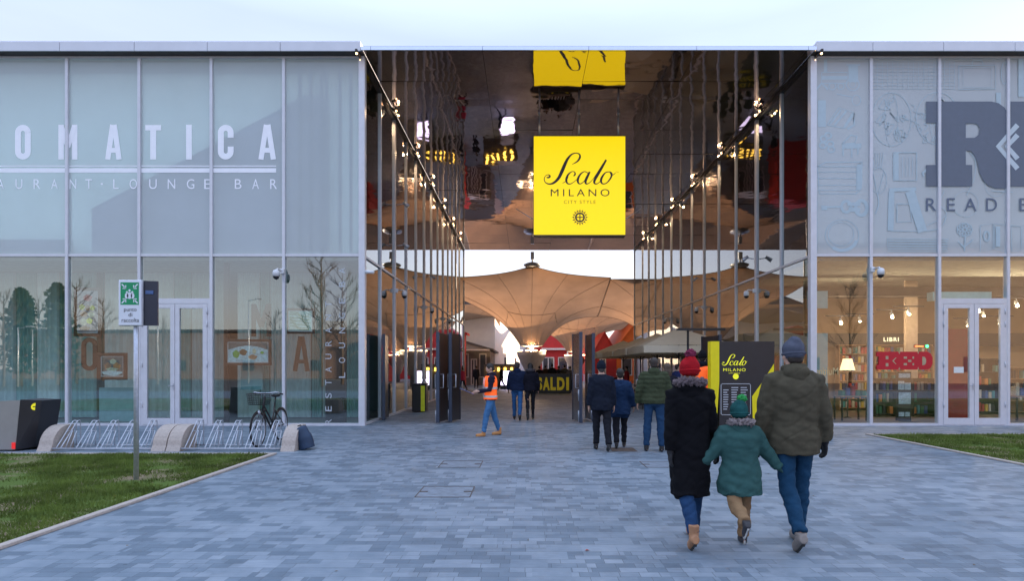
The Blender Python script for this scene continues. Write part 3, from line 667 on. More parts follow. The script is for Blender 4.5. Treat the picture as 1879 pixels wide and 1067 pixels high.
# =====================================================================  FRONT OF THE LEFT SHOP
LET = M('pale_lettering', (.88, .90, .96), .7, 0, .03)
LETTHIN = LET
yF = FY-.008
b = MB()
def rect(b, a, c, d, e, y): b.quad((FX(a), y, FZ(e)), (FX(c), y, FZ(e)), (FX(c), y, FZ(d)), (FX(a), y, FZ(d)))
def bar(b, pts, w_, y=yF): b.ribbon([(FX(p[0]), FZ(p[1])) for p in pts], w_/66.98, y)
T_, B_ = 229, 293
def lettO(b, a, c, open_=False):
    r = (c-a)/2; pts = []; cx = (a+c)/2; w2 = 11; rr = r-w2/2
    st = [(cx+rr*math.cos(t), T_+r+(-math.sin(t))*rr) for t in [math.pi*k/10 for k in range(11)]]
    en = [(cx-rr*math.cos(t), B_-r+math.sin(t)*rr) for t in [math.pi*k/10 for k in range(11)]]
    if open_: bar(b, [(cx+rr, T_+24)]+st+en+[(cx+rr, B_-24)], w2)
    else: bar(b, st+en+[st[0]], w2)
def lettA(b, a, c): 
    m_ = (a+c)/2; w2 = 9.5
    bar(b, [(a+5, B_), (m_-1.5, T_)], w2); bar(b, [(c-5, B_), (m_+1.5, T_)], w2, yF-.003); bar(b, [(a+9, B_-17), (c-9, B_-17)], 9, yF-.0015)
lettO(b, 28, 57)
bar(b, [(112.5, B_), (112.5, T_)], 10); bar(b, [(137.5, B_), (137.5, T_)], 10); bar(b, [(113, T_+3), (125, 270)], 9, yF-.0015); bar(b, [(137, T_+3), (125, 270)], 9, yF-.003)
lettA(b, 193, 224)
bar(b, [(267, T_+5.5), (296, T_+5.5)], 10); bar(b, [(281.5, B_), (281.5, T_+2)], 11, yF-.0015)
bar(b, [(347, B_), (347, T_)], 10.5)
lettO(b, 400, 429, True)
lettA(b, 474, 507)
bar(b, [(-400, 305), (507, 305)], 2); bar(b, [(-400, 313), (507, 313)], 8)
for ch, px in zip('RESTAURANT', (-132, -98, -64, -31, 1, 35, 68, 100, 134, 163)): 
    if px < -70: continue
    fit(b, ch, FX(px-6), FX(px+6.5), FZ(347), FZ(329), yF)
for ch, px in zip('LOUNGE', (213, 245, 281, 315, 350, 382)): fit(b, ch, FX(px-(5 if ch == 'L' else 7)), FX(px+(5 if ch in 'LE' else 7)), FZ(347), FZ(329), yF)
for ch, px in zip('BAR', (437, 469, 502)): fit(b, ch, FX(px-6), FX(px+6.5), FZ(347), FZ(329), yF)
bar(b, [(185, 338), (189, 338)], 3.5)
b.build('window_lettering', LET, LB)
# frosted-window interior: blind behind the film, and an added grey sheet before it, cut to the diagonal shadow's outline
BLIND = M('pale_blind', (.80, .95, .93), .8, 0, .03, 1)
b = MB(); b.box(cl[0]+.2, FX(655), FY+.80, FY+.83, ZT+.13, ZG-.02); b.build('window_blind', BLIND, LB)
GP = M('shade_tone_grey', (.17, .19, .30), .9, 0, .04)
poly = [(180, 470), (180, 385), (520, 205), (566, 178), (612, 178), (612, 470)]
b = MB(); b.prism([(X(p[0]-6, FY+.34), max(ZT+.13, Z(p[1], FY+.34))) for p in poly], FY+.22, FY+.30); b.build('raking_shade_sheet', GP, LB)
b = MB(); b.box(FX(-130), FX(112), FY+.32, FY+.42, ZT+.13, Z(440, FY+.34)); b.build('low_grey_sheet', GP, LB)
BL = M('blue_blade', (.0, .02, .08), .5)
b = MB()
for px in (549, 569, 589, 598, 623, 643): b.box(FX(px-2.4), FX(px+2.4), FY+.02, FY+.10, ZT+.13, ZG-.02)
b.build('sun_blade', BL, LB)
# ground floor interior: teal curtains, blind panel, framed pictures hung behind the glass
cols = {'t': M('teal_curtain', (.26, .46, .44), .9, 0, .15, 3), 'g': M('grey_curtain', (.50, .60, .60), .9, 0, .1, 3), 'd': M('dark_curtain', (.07, .15, .13), .9, 0, .15, 3), 'p': M('pale_curtain', (.66, .74, .72), .9, 0, .1, 3)}
seq = [(-300, -160, 'g'), (-158, -20, 't'), (-16, 28, 'g'), (30, 66, 't'), (68, 108, 'p'), (110, 126, 't'), (130, 176, 't'), (178, 190, 'd'), (192, 258, 'p'), (262, 318, 'p'), (320, 350, 't'), (352, 388, 'g'), (394, 410, 'g'), (436, 476, 'p'), (478, 494, 't'), (496, 520, 'g'), (526, 570, 'g'), (572, 590, 't'), (592, 600, 'p'), (634, 660, 't')]
for a, c, kx in seq:
    b = MB(); n = 14
    x0, x1 = X(a, 18.3), X(c, 18.3)
    for i in range(n):
        xa, xb_ = x0+(x1-x0)*i/n, x0+(x1-x0)*(i+1)/n; ya, yb = 18.3+.03*math.sin(i*1.9), 18.3+.03*math.sin((i+1)*1.9)
        b.quad((xa, ya, .05), (xb_, yb, .05), (xb_, yb, ZT-.14), (xa, ya, ZT-.14))
    b.build('curtain', cols[kx], LB)
b = MB(); b.box(XL-22, XL-.6, 21.5, 21.6, .02, ZT-.13); b.build('inner_wall', M('dark_teal_wall', (.10, .15, .14), .9), LB)
b = MB(); b.box(FX(148), FX(243), 16.9, 16.93, .05, Z(712, 16.9)); b.solo('low_screen', M('pale_teal_panel', (.26, .45, .47), .6), 'pale teal low panel standing behind the left shop glass under the pictures', 'screen')
b = MB(); b.box(FX(419), FX(461), 16.9, 16.93, Z(716, 16.9), Z(670, 16.9)); b.solo('teal_screen', MATS['pale_teal_panel'], 'pale teal panel hanging under the bowl picture behind the glass', 'screen')
BRF = M('brown_frame', (.035, .014, .01), .5, 0, .1)
def picture(label, a, c, t_, d, paint, y=16.42, fr=.09):
    x0, x1, z0, z1 = X(a, y), X(c, y), Z(d, y), Z(t_, y); root = thing('framed_picture', label, 'picture', ((x0+x1)/2, y, z0), 0, 'pictures hung behind the left shop glass')
    b = MB(); b.box(x0, x1, y, y+.05, z0, z0+fr); b.box(x0, x1, y, y+.05, z1-fr, z1); b.box(x0, x0+fr, y, y+.05, z0+fr, z1-fr); b.box(x1-fr, x1, y, y+.05, z0+fr, z1-fr); b.build('frame', BRF, root)
    b = MB(); i0, i1, j0, j1 = x0+fr, x1-fr, z0+fr, z1-fr; b.box(i0, i1, y+.02, y+.04, j0, j1); b.build('border', M('picture_border', (.6, .62, .66), .6), root)
    i0 += .025; i1 -= .025; j0 += .025; j1 -= .025
    paint(root, i0, i1, j0, j1, y+.018)
def blob(root, name, mat, cx, cz, rx, rz, y):
    b = MB(); n = 14; b.add([(cx+rx*math.cos(2*math.pi*k/n)*(1+.14*math.sin(k*2.3)), y, cz+rz*math.sin(2*math.pi*k/n)*(1+.12*math.cos(k*1.7))) for k in range(n)], [tuple(range(n))]); b.build(name, mat, root)
pm = lambda n, c: M('print_'+n, c, .6, 0, .35, 14)
def paintback(root, c, i0, i1, j0, j1, y): b = MB(); b.quad((i0, y, j0), (i1, y, j0), (i1, y, j1), (i0, y, j1)); b.build('print', pm('back%d' % int(c[0]*997), c), root)
def p1(root, i0, i1, j0, j1, y):
    paintback(root, (.26, .25, .27), i0, i1, j0, j1, y); w_, h_ = i1-i0, j1-j0
    for n_, (u, v, ru, rv, c, nm) in enumerate([(.5, .85, .24, .08, (.35, .03, .05), 'red'), (.2, .62, .16, .07, (.62, .6, .12), 'lime'), (.5, .6, .14, .07, (.15, .08, .03), 'brown'), (.75, .6, .14, .06, (.62, .6, .12), 'lime'), (.3, .45, .2, .07, (.45, .22, .12), 'rust'), (.7, .44, .18, .07, (.6, .57, .4), 'cream'), (.3, .26, .2, .08, (.6, .57, .4), 'cream'), (.6, .28, .17, .07, (.7, .72, .05), 'lemon'), (.35, .1, .3, .05, (.15, .08, .03), 'brown')]):
        blob(root, 'print', pm(nm, c), i0+u*w_, j0+v*h_, ru*w_, rv*h_, y-.002-.0006*n_)
def p2(root, i0, i1, j0, j1, y):
    paintback(root, (.12, .14, .14), i0, i1, j0, j1, y); w_, h_ = i1-i0, j1-j0
    for n_, (u, v, ru, rv, c, nm) in enumerate([(.5, .15, .48, .14, (.5, .7, .75), 'sky'), (.3, .5, .16, .2, (.3, .12, .05), 'rust'), (.55, .75, .16, .14, (.6, .5, .5), 'cream'), (.72, .5, .18, .2, (.55, .22, .06), 'orange'), (.5, .35, .3, .08, (.5, .55, .45), 'cream')]):
        blob(root, 'print', pm(nm, c), i0+u*w_, j0+v*h_, ru*w_, rv*h_, y-.002-.0006*n_)
def p3(root, i0, i1, j0, j1, y):
    paintback(root, (.12, .05, .04), i0, i1, j0, j1, y); w_, h_ = i1-i0, j1-j0
    b = MB(); b.add([(i0, y-.001, j0)]+[(i0+w_*k/12, y-.001, j0+h_*(.62+.22*math.sin(math.pi*k/12))) for k in range(13)]+[(i1, y-.001, j0)], [tuple(range(15))[::-1]]); b.build('print', pm('ice', (.5, .66, .72)), root)
    for n_, (u, v, ru, rv, c, nm) in enumerate([(.2, .4, .09, .2, (.1, .4, .05), 'green'), (.38, .5, .1, .16, (.3, .2, .08), 'brown'), (.62, .25, .12, .12, (.35, .12, .06), 'rust'), (.66, .55, .05, .14, (.7, .7, .7), 'cream'), (.86, .48, .05, .07, (.15, .5, .08), 'green')]):
        blob(root, 'print', pm(nm, c), i0+u*w_, j0+v*h_, ru*w_, rv*h_, y-.003-.0006*n_)
def p4(root, i0, i1, j0, j1, y):
    paintback(root, (.38, .55, .50), i0, i1, j0, j1, y); w_, h_ = i1-i0, j1-j0
    for n_ in range(7): b = MB(); b.ribbon([(i0+w_*(.05+.12*k), j0+h_*min(.95, max(.05, (.15+.13*n_+.07*math.sin(k*1.1+n_)-.05*k+.1)))) for k in range(8)], .025, y-.002-.0004*n_); b.build('print', pm('leafgreen', (.15, .26, .14)), root)
picture('tall brown framed picture of salad and lemons behind the left shop glass', 135, 185, 528, 618, p1)
picture('small dark framed food picture beside the hanging brown letter O', 178, 232, 648, 698, p2)
picture('wide brown framed picture of a pale bowl beside the shop doors', 412, 497, 623, 671, p3, fr=.07)
picture('pale green framed picture above the hanging brown letter A', 524, 577, 566, 613, p4, fr=.06)
def hanging(label, fn, cx, cz):
    b = MB(); fn(b); o = b.solo('hanging_letter', BRF, label, 'letter', 'brown letters hung behind the left shop glass')
yh = 16.45
def hl(b, pts, w_, y=yh):      # thick bar letter with depth
    P = [(X(p[0], yh), Z(p[1], yh)) for p in pts]; q = MB(); q.ribbon(P, w_*yh/1085, y); k = len(P)
    n0 = len(q.v); vs = q.v+[(v[0], v[1]+.03, v[2]) for v in q.v]
    fs = list(q.f)+[tuple(i+n0 for i in f)[::-1] for f in q.f]
    for i in range(k-1): fs += [(i+1, i, n0+i, n0+i+1), (k+i, k+i+1, n0+k+i+1, n0+k+i)]
    fs += [(0, k, n0+k, n0), (k-1, n0+k-1, n0+2*k-1, 2*k-1)]
    b.add(vs, fs)
def fo(b):
    ring = [(163.5+10.5*math.cos(t), 634-10*math.sin(t)) for t in [math.pi*k/10 for k in range(11)]]+[(163.5-10.5*math.cos(t), 667+10*math.sin(t)) for t in [math.pi*k/10 for k in range(11)]]
    hl(b, ring+[ring[0]], 8)
hanging('brown letter O hanging between two framed pictures', fo, 0, 0)
def fm(b): hl(b, [(465, 618), (465, 558)], 8); hl(b, [(493, 618), (493, 558)], 8); hl(b, [(466, 560), (479, 600)], 8, yh-.004); hl(b, [(492, 560), (479, 600)], 8, yh-.008)
hanging('brown letter M hanging above the wide bowl picture', fm, 0, 0)
def fa(b): hl(b, [(541, 682), (551, 618)], 7.5); hl(b, [(564, 682), (554, 618)], 7.5); hl(b, [(545, 664), (560, 664)], 7, yh-.004)
hanging('brown letter A hanging under the pale green picture', fa, 0, 0)
b = MB(); b.box(X(411, 16.6), X(418, 16.6), 16.6, 16.7, .05, ZT-.13); b.solo('thin_post', BRF, 'thin dark brown post behind the glass left of the bowl picture', 'post')
b = MB(); b.box(X(597, 16.6), X(635, 16.6), 16.6, 16.66, .05, Z(590, 16.6)); bb = MB(); bb.box(X(597, 16.6), X(635, 16.6), 16.6, 16.64, Z(589.7, 16.6), ZT-.13)
pn = thing('menu_panel', 'dark brown upright panel with RESTAURANT LOUNGE BAR running up it', 'sign', (X(616, 16.6), 16.6, 0)); b.build('panel', M('panel_brown', (.03, .018, .016), .4), pn); bb.build('upper_panel', M('panel_grey', (.13, .13, .17), .5), pn)
b = MB()
for i, ch in enumerate('RESTAURANT'): fit(b, ch, FX(597), FX(608.5), FZ(779.5-24.0*i), FZ(770-24.0*i), FY-.006, vert=True)
b.build('upright_lettering', M('upright_letter_grey', (.42, .46, .50), .7), LB); b = MB()
for i, ch in enumerate('LOUNGE'): fit(b, ch, FX(622), FX(633.5), FZ(694-27.3*i), FZ(684-27.3*i), FY-.006, vert=True)
b.build('upright_lettering', M('upright_letter_grey', (.42, .46, .50), .7), LB); b = MB()
for i, ch in enumerate('BA'): fit(b, ch, FX(622), FX(633.5), FZ(527-25*i), FZ(517-25*i), FY-.006, vert=True)
b.build('upright_lettering', M('upright_letter_grey', (.42, .46, .50), .7), LB)
# =====================================================================  FRONT OF THE BOOKSHOP
INK = M('ink_blue', (.115, .14, .19), .6, 0, .05); SK = M('sketch_line', (.42, .52, .58), .8, 0, .05)
INKT = M('ink_thin', (.11, .14, .21), .6)
def P2(x, y): return (1480+x/2.541, 60+y/2.541)
out = [(555, 322), (860, 322), (893, 330), (920, 350), (936, 378), (944, 410), (944, 440), (936, 470), (915, 505), (895, 525), (915, 550), (930, 590), (936, 640), (940, 728), (880, 728), (845, 715), (820, 690), (803, 655), (795, 610), (780, 575), (765, 555), (740, 550), (740, 618), (770, 618), (770, 718), (555, 718), (555, 618), (600, 618), (600, 422), (555, 422)]
b = MB()
def ink(b, poly, y=FY-.022): b.add([(FX(P2(*p)[0]), y, FZ(P2(*p)[1])) for p in poly], [tuple(range(len(poly)))[::-1]])
# R as convex pieces
ink(b, [(555, 322), (740, 322), (740, 422), (555, 422)]); ink(b, [(600, 422), (740, 422), (740, 618), (600, 618)]); ink(b, [(555, 618), (770, 618), (770, 718), (555, 718)])
ink(b, [(740, 322), (860, 322), (893, 330), (920, 350), (936, 378), (944, 410), (805, 450), (795, 430), (780, 424), (740, 424)])
ink(b, [(944, 410), (944, 440), (936, 470), (915, 505), (895, 525), (740, 550), (740, 492), (780, 491), (800, 478), (805, 450)])
ink(b, [(740, 550), (895, 525), (915, 550), (795, 610), (780, 575), (765, 555)]); ink(b, [(795, 610), (915, 550), (930, 590), (936, 640), (940, 728), (880, 728), (845, 715), (820, 690), (803, 655)])
# E
ink(b, [(948, 322), (1060, 322), (1060, 718), (948, 718)]); ink(b, [(1060, 322), (1330, 322), (1330, 450), (1260, 450), (1230, 410), (1060, 410)]); ink(b, [(1060, 470), (1180, 470), (1180, 570), (1060, 570)]); ink(b, [(1060, 630), (1230, 630), (1260, 590), (1330, 590), (1330, 718), (1060, 718)])
b.build('window_lettering', INK, RB)
b = MB()
CH = M('pale_chevron', (.50, .58, .64), .7, 0, .04)
for o_, yy in ((0, 0), (42, 1)):
    w_ = 16
    b.ribbon([(FX(P2(980+0*o_, 432+o_*1.1)[0]), FZ(P2(0, 432+o_*1.1)[1])), (FX(P2(890+o_, 532)[0]), FZ(P2(0, 532)[1])), (FX(P2(980, 636-o_*1.1)[0]), FZ(P2(0, 636-o_*1.1)[1]))], .14, FY-.027)
b.build('window_emblem', CH, RB)
b = MB()
for ch, a, c in (('R', 555, 602), ('E', 652, 690), ('A', 733, 790), ('D', 835, 885), ('E', 990, 1028)): 
    b = MB(); fit(b, ch, FX(P2(a, 0)[0]), FX(P2(c, 0)[0]), FZ(P2(0, 833)[1]), FZ(P2(0, 773)[1]), FY-.024); b.build('strapline_letter', INKT, RB)
b = MB(); SW = .018
def sk(pts, w_=None, close=False, smooth_=False):
    if close: pts = list(pts)+[pts[0]]
    P = [(FX(P2(*p)[0]), FZ(P2(*p)[1])) for p in pts]
    if smooth_: P = smooth_pts(P, 5)
    sk.n += 1; b.ribbon(P, w_ or SW, FY-.003-.00009*sk.n)
sk.n = 0
def circ(cx, cy, rx, ry, w_=None, a0=0, a1=6.2832): sk([(cx+rx*math.cos(a0+(a1-a0)*k/28), cy+ry*math.sin(a0+(a1-a0)*k/28)) for k in range(29)], w_)
def fillr(x0, y0, x1, y1): sk([((x0+x1)/2, y0), ((x0+x1)/2, y1)], (x1-x0)/2.541/66.98)
# steam engine
fillr(80, 125, 96, 185); sk([(70, 185), (190, 185), (190, 235), (70, 235)], .03, True); sk([(185, 150), (250, 150)], .04); fillr(195, 150, 240, 230); sk([(70, 210), (190, 210)], .10); sk([(45, 265), (70, 235), (100, 265)], .06); circ(215, 240, 30, 30, .03); circ(215, 240, 14, 14); circ(120, 250, 16, 16, .03); circ(160, 250, 14, 14, .03)
# magnifier, books, blossoms
circ(232, 315, 20, 24, .025); sk([(212, 300), (140, 285)], .03); fillr(52, 315, 90, 440)
sk([(95, 430), (150, 350), (215, 370), (170, 445)], .03, True); sk([(110, 425), (160, 360)], .05); sk([(130, 432), (185, 365)], .05); sk([(175, 445), (222, 375), (222, 430), (190, 450)], .07)
for cx, cy in ((80, 495), (110, 520), (75, 525), (100, 480), (115, 545)): circ(cx, cy, 15, 13, .05)
# grand piano
sk([(165, 520), (205, 478), (235, 485), (225, 515)], .04, True); sk([(165, 530), (255, 528)], .14); sk([(170, 535), (170, 575)], .04); sk([(210, 540), (210, 582)], .04); sk([(240, 538), (238, 570)], .04)
# trunk
sk([(50, 625), (232, 625), (232, 752), (60, 752)], .03, True); sk([(50, 625), (90, 605), (258, 603), (232, 625)], .03, True); sk([(258, 603), (256, 725), (232, 752)], .03)
for yy in (650, 680, 712, 735): sk([(52, yy), (232, yy)], .022)
fillr(150, 626, 230, 750) if False else None
sk([(245, 615), (244, 735)], .12)
# violin
sk([(80, 815), (165, 812)], .05); circ(185, 812, 22, 26, .08); circ(255, 818, 26, 34, .10); sk([(190, 800), (250, 800)], .10); sk([(195, 825), (250, 828)], .12); sk([(82, 808), (82, 828)], .16)
# plate
circ(165, 945, 78, 72, .022); circ(160, 940, 60, 55, .02); circ(165, 950, 72, 66, .09, .3, 2.2)
fillr(36, 780, 50, 1020)
# grid
for i in range(17):
    x = 305+i*24
    if x < 690: sk([(x, 135), (x, 262)], .012)
for i in range(9): sk([(305, 135+i*16), (690, 135+i*16)], .012)
# globes
rn = random.Random(3)
circ(395, 405, 92, 125, .02); circ(610, 400, 100, 122, .02); circ(395, 405, 30, 125, .012); circ(610, 400, 35, 122, .012)
for cx in (395, 610):
    for _ in range(16):
        u, v = cx+rn.uniform(-65, 65), 405+rn.uniform(-85, 85); sk([(u, v), (u+rn.uniform(-25, 25), v+rn.uniform(-25, 25)), (u+rn.uniform(-35, 35), v+rn.uniform(-35, 35)), (u+rn.uniform(-25, 25), v+rn.uniform(-30, 30))], .02, True, True)
for _ in range(10):
    u, v = rn.uniform(480, 560), rn.uniform(300, 500); sk([(u, v), (u+18, v+10), (u+5, v+30)], .018, False, True)
# balloon, cable
circ(335, 690, 38, 60, .015); sk([(310, 650), (325, 740)], .02); sk([(360, 650), (335, 745)], .02); sk([(328, 745), (335, 800), (320, 845)], .03, False, True)
for k in range(5): sk([(308+k*12, 560), (312+k*9, 640)], .012)
# framed book, accordion, sheet stack
sk([(405, 560), (512, 560), (512, 690), (405, 690)], .035, True); fillr(408, 562, 428, 688)
for k in range(4): sk([(445+k*16, 580), (445+k*16, 672)], .014)
sk([(385, 735), (510, 730)], .10); sk([(395, 740), (390, 925)], .16); sk([(480, 740), (540, 930)], .26); sk([(420, 800), (480, 800), (490, 880), (420, 885)], .03, True); sk([(390, 925), (600, 920), (650, 860)], .025, False, True)
sk([(375, 962), (660, 965), (655, 1022), (378, 1020)], .02, True)
for k in range(4): sk([(380, 973+k*12), (655, 975+k*12)], .03)
# suitcase, brush, flower, open book
sk([(708, 155), (878, 152), (880, 262), (708, 265)], .025, True); sk([(728, 165), (860, 163), (860, 255), (728, 256)], .012, True); sk([(770, 152), (775, 132), (815, 132), (820, 152)], .025, False, True)
fillr(882, 280, 904, 345); circ(920, 190, 14, 50, .02); circ(740, 800, 60, 60, .012); circ(880, 705, 50, 60, .012)
for k in range(9): circ(735+22*math.cos(k*.7), 920+20*math.sin(k*.7), 14, 12, .025)
sk([(738, 945), (735, 1020)], .035); sk([(735, 1000), (775, 965)], .03); sk([(735, 1005), (705, 975)], .03)
sk([(808, 900), (868, 890), (868, 1010), (808, 1020)], .018, True); sk([(875, 892), (935, 900), (935, 1022), (875, 1010)], .018, True); fillr(880, 905, 900, 1000); circ(838, 950, 12, 22, .05)
sk([(560, 640), (540, 655), (545, 670)], .06); sk([(640, 740), (620, 800), (650, 850), (560, 900)], .02, False, True); sk([(985, 140), (1010, 140)], .3); fillr(985, 145, 1010, 300)
sk([(760, 560), (785, 600), (780, 680), (745, 760)], .02, False, True); sk([(950, 900), (1000, 905), (1000, 1015), (955, 1020)], .02, True); sk([(860, 740), (960, 745)], .02)
b.build('window_drawing', SK, RB)
b = MB(); b.box(XR+.3, cr_[-1]-.2, FY+.8, FY+.83, ZT+.13, ZG-.02); b.build('window_blind', M('grey_pale_blind', (.56, .62, .68), .8, 0, .03, 1, trans=.3), RB)
# interior: floor ceiling, tan band wall, dark fascia, bookcases
def sid(px, y): return X(px, y)
WOOD = M('warm_wood', (.34, .20, .11), .5, 0, .2, 4, stretch=(1, 1, 8)); TANW = M('tan_wall', (.60, .40, .25), .8, 0, .08, 1)
b = MB(); b.box(XR+.5, cr_[-1]-.3, 23.2, 23.3, .02, ZT-.13); b.build('inner_wall', TANW, RB)
b = MB(); b.box(XR+.5, cr_[-1]-.3, 22.5, 22.7, Z(636, 22.5), Z(612, 22.5)); b.build('inner_fascia', BLACK, RB)
b = MB(); fit(b, 'LIBRI', X(1624, 22.4), X(1652, 22.4), Z(627, 22.4), Z(619.5, 22.4), 22.49, bold=.02, spacing=1.2); b.build('fascia_lettering', M('cream_letter', (.7, .6, .4), .6, emit=.5), RB)
b = MB(); b.box(XR+.4, cr_[-1]-.3, 19.2, 19.5, ZT-.75, ZT-.45); b.box(XR+.4, cr_[-1]-.3, 21, 21.15, ZT-.6, ZT-.4); b.build('ceiling_beam', DARK, RB)
for k, px in enumerate((1662, 1990)): b = MB(); b.box(X(px, 20), X(px+22, 20), 20, 20.1, .02, ZT-.13); b.build('column', M('pale_column', (.5, .4, .32), .8), RB)
TQ = M('teal_glass_film', (.22, .36, .36), .5, 0, .08)
b = MB(); b.box(FX(1497), FX(1536), FY+.5, FY+.52, .05, FZ(610)); b.box(FX(1497), FX(1536), FY+.5, FY+.52, FZ(563), FZ(530)); b.build('side_screen', TQ, RB)
b = MB(); b.box(FX(1728), FX(1838), FY+.35, FY+.6, FZ(549), FZ(533)); b.build('door_air_heater', M('turquoise_duct', (.25, .5, .52), .5), RB)
b = MB(); b.box(X(1732, 17.9), X(1779, 17.9), 17.9, 18.05, .02, Z(604, 17.9)); b.solo('red_partition', M('deep_red_wall', (.30, .012, .02), .6, 0, .2, 3), 'deep red partition just inside the bookshop door', 'partition')
# poster stand
pt = thing('poster_stand', 'narrow dark poster stand with pale blue cards inside the bookshop', 'display stand', (X(1660, 17.4), 17.4, 0))
b = MB(); b.box(X(1647, 17.4), X(1672, 17.4), 17.4, 17.5, .02, Z(683, 17.4)); b.build('panel', DARK, pt)
for (a, c, t_, d) in ((1649, 1670, 686, 694), (1648, 1659, 700, 716), (1660, 1671, 703, 716), (1649, 1671, 721, 742), (1649, 1659, 757, 765), (1661, 1669, 757, 765)):
    b = MB(); b.box(X(a, 17.39), X(c, 17.39), 17.38, 17.396, Z(d, 17.39), Z(t_, 17.39)); b.build('card', M('pale_blue_card', (.48, .6, .66), .6, 0, .3, 20), pt)
# bookcases and books
rn = random.Random(11)
bcols = {'red': (.45, .03, .03), 'blue': (.04, .09, .3), 'cream': (.6, .52, .38), 'yellow': (.7, .48, .06), 'black': (.02, .02, .03), 'green': (.04, .2, .1), 'orange': (.7, .25, .05), 'white': (.65, .63, .6), 'teal': (.05, .3, .33)}
bmesh_ = {}
def book(x, y, z, h, kx, lean=0):
    if kx not in bmesh_:
        q = MB(); q.box(-.5, .5, 0, .16, 0, 1, .002); bmesh_[kx] = q.mesh('book', M('book_'+kx, tuple(v*.8+.015 for v in bcols[kx]), .6, 0, .3, 20))
    o = bpy.data.objects.new('book', bmesh_[kx]); COL.objects.link(o); o.location = (x, y, z); o.scale = (rn.uniform(.06, .11), 1, h); o.rotation_euler = (0, lean, 0)
    tag(o, f'{kx} spined book standing on a bookshop shelf', 'book', 'books on the bookshop shelves')
def bookcase(label, x0, x1, y, top, levels, fill, dark=False):
    root = thing('bookcase', label, 'bookcase', ((x0+x1)/2, y, 0), 0, 'bookcases inside the bookshop'); m_ = DARK if dark else WOOD
    b = MB(); b.box(x0, x0+.03, y, y+.3, 0.02, top); b.box(x1-.03, x1, y, y+.3, 0.02, top); b.box(x0+.03, x1-.03, y+.28, y+.3, 0.02, top); b.build('carcass', m_, root)
    for i in range(levels+1):
        z = .08+(top-.11)*i/levels; b = MB(); b.box(x0+.03, x1-.03, y, y+.279, z, z+.03); b.build('shelf', m_, root)
        if i < levels:
            x = x0+.06
            while x < x1-.08:
                if rn.random() < fill: book(x+.02, y+.03, z+.03, min(rn.uniform(.2, .3), (top-.11)/levels-.05), rn.choice(list(bcols)))
                x += .115
bookcase('tall back wall bookcase left of the hanging poster stand', X(1540, 22), X(1602, 22), 22, 2.45, 7, .92)
bookcase('tall back wall bookcase right behind the red shop sign', X(1606, 22), X(1712, 22), 22, 2.45, 7, .8)
bookcase('low black bookcase nearest the glass left of the poster stand', X(1606, 19), X(1644, 19), 19, 1.25, 3, .8, True)
bookcase('low black bookcase nearest the glass right of the poster stand', X(1676, 19), X(1716, 19), 19, 1.25, 3, .8, True)
bookcase('bookcase seen through the right leaf of the bookshop door', X(1795, 20), X(1838, 20), 20, 1.9, 4, .7, True)
bookcase('bookcase beyond the door at the right edge of the view', X(1852, 20), X(1960, 20), 20, 1.6, 4, .35)
# display tables with stacks
for px, lab in ((1562, 'low table of goods just behind the glass beside the corner post'), (1880, 'low display table at the right edge of the bookshop front')):
    t = thing('display_table', lab, 'table', (X(px, 17.6), 17.6, 0)); b = MB(); x = X(px, 17.6); b.box(x-.4, x+.4, 17.4, 17.9, .72, .76); b.build('table_top', WOOD, t)
    for sx in (-.36, .36):
        for sy in (17.44, 17.86): b = MB(); b.box(x+sx-.02, x+sx+.02, sy-.02, sy+.02, .02, .719); b.build('leg', DARK, t)
    for k in range(5):
        q = MB(); h = rn.uniform(.1, .3); q.box(x-.34+.15*k, x-.23+.15*k, 17.5, 17.7, .762, .762+h, .006); cn = rn.choice(list(bcols)); q.solo('gift_box', M('book_'+cn, bcols[cn], .6, 0, .15, 20), f'{cn} box standing on the display table', 'box', 'boxes on the display tables')
# table lamp
x = X(1555, 18.6); t = thing('table_lamp', 'lit cream table lamp beside the corner post inside the bookshop', 'lamp', (x, 18.6, 0))
b = MB(); b.lathe([(.12, .0), (.12, .02), (.02, .05), (.02, Z(684, 18.6))], (x, 18.6, .0), 14); b.build('lamp_base', DARK, t)
b = MB(); b.lathe([(.22, Z(680, 18.6)), (.13, Z(659, 18.6))], (x, 18.6, 0), 20, caps=False); b.build('lamp_shade', M('lit_shade', (1, .8, .55), .8, emit=.45, ecol=(1, .62, .32)), t)
# red shop sign on the glass
b = MB(); y = FY-.05
Yz = lambda py: FZ(py)
sg = thing('shop_sign', 'red slab shaped RED sign fixed to the bookshop glass', 'sign', (FX(1658), y, FZ(680)))
pl = [(1607, 646), (1700, 646), (1706, 650), (1709, 657), (1709, 668), (1706, 675), (1700, 679), (1607, 679), (1607, 670), (1611, 670), (1611, 655), (1607, 655)]
b.prism([(FX(p[0]), FZ(p[1])) for p in pl][::-1], y, y+.04); b.build('sign_board', M('sign_red', (.50, .008, .02), .6, 0, .03), sg)
b = MB()
def cut(pts): b.add([(FX(p[0]), y-.003, FZ(p[1])) for p in pts], [tuple(range(len(pts)))[::-1]])
cut([(1623, 654), (1628, 654), (1628, 660), (1623, 660)]); cut([(1623, 667), (1628, 667), (1628, 673), (1623, 673)])
cut([(1641, 657), (1643, 657), (1637.5, 663), (1635, 663)]); cut([(1635, 663), (1637.5, 663), (1643, 669), (1641, 669)])
cut([(1656, 655), (1662, 655), (1662, 659), (1656, 659)]); cut([(1656, 667), (1662, 667), (1662, 671), (1656, 671)]); cut([(1664, 661), (1670, 661), (1670, 665), (1664, 665)]); cut([(1672, 655), (1675, 655), (1675, 659), (1672, 659)]); cut([(1672, 667), (1675, 667), (1675, 671), (1672, 671)])
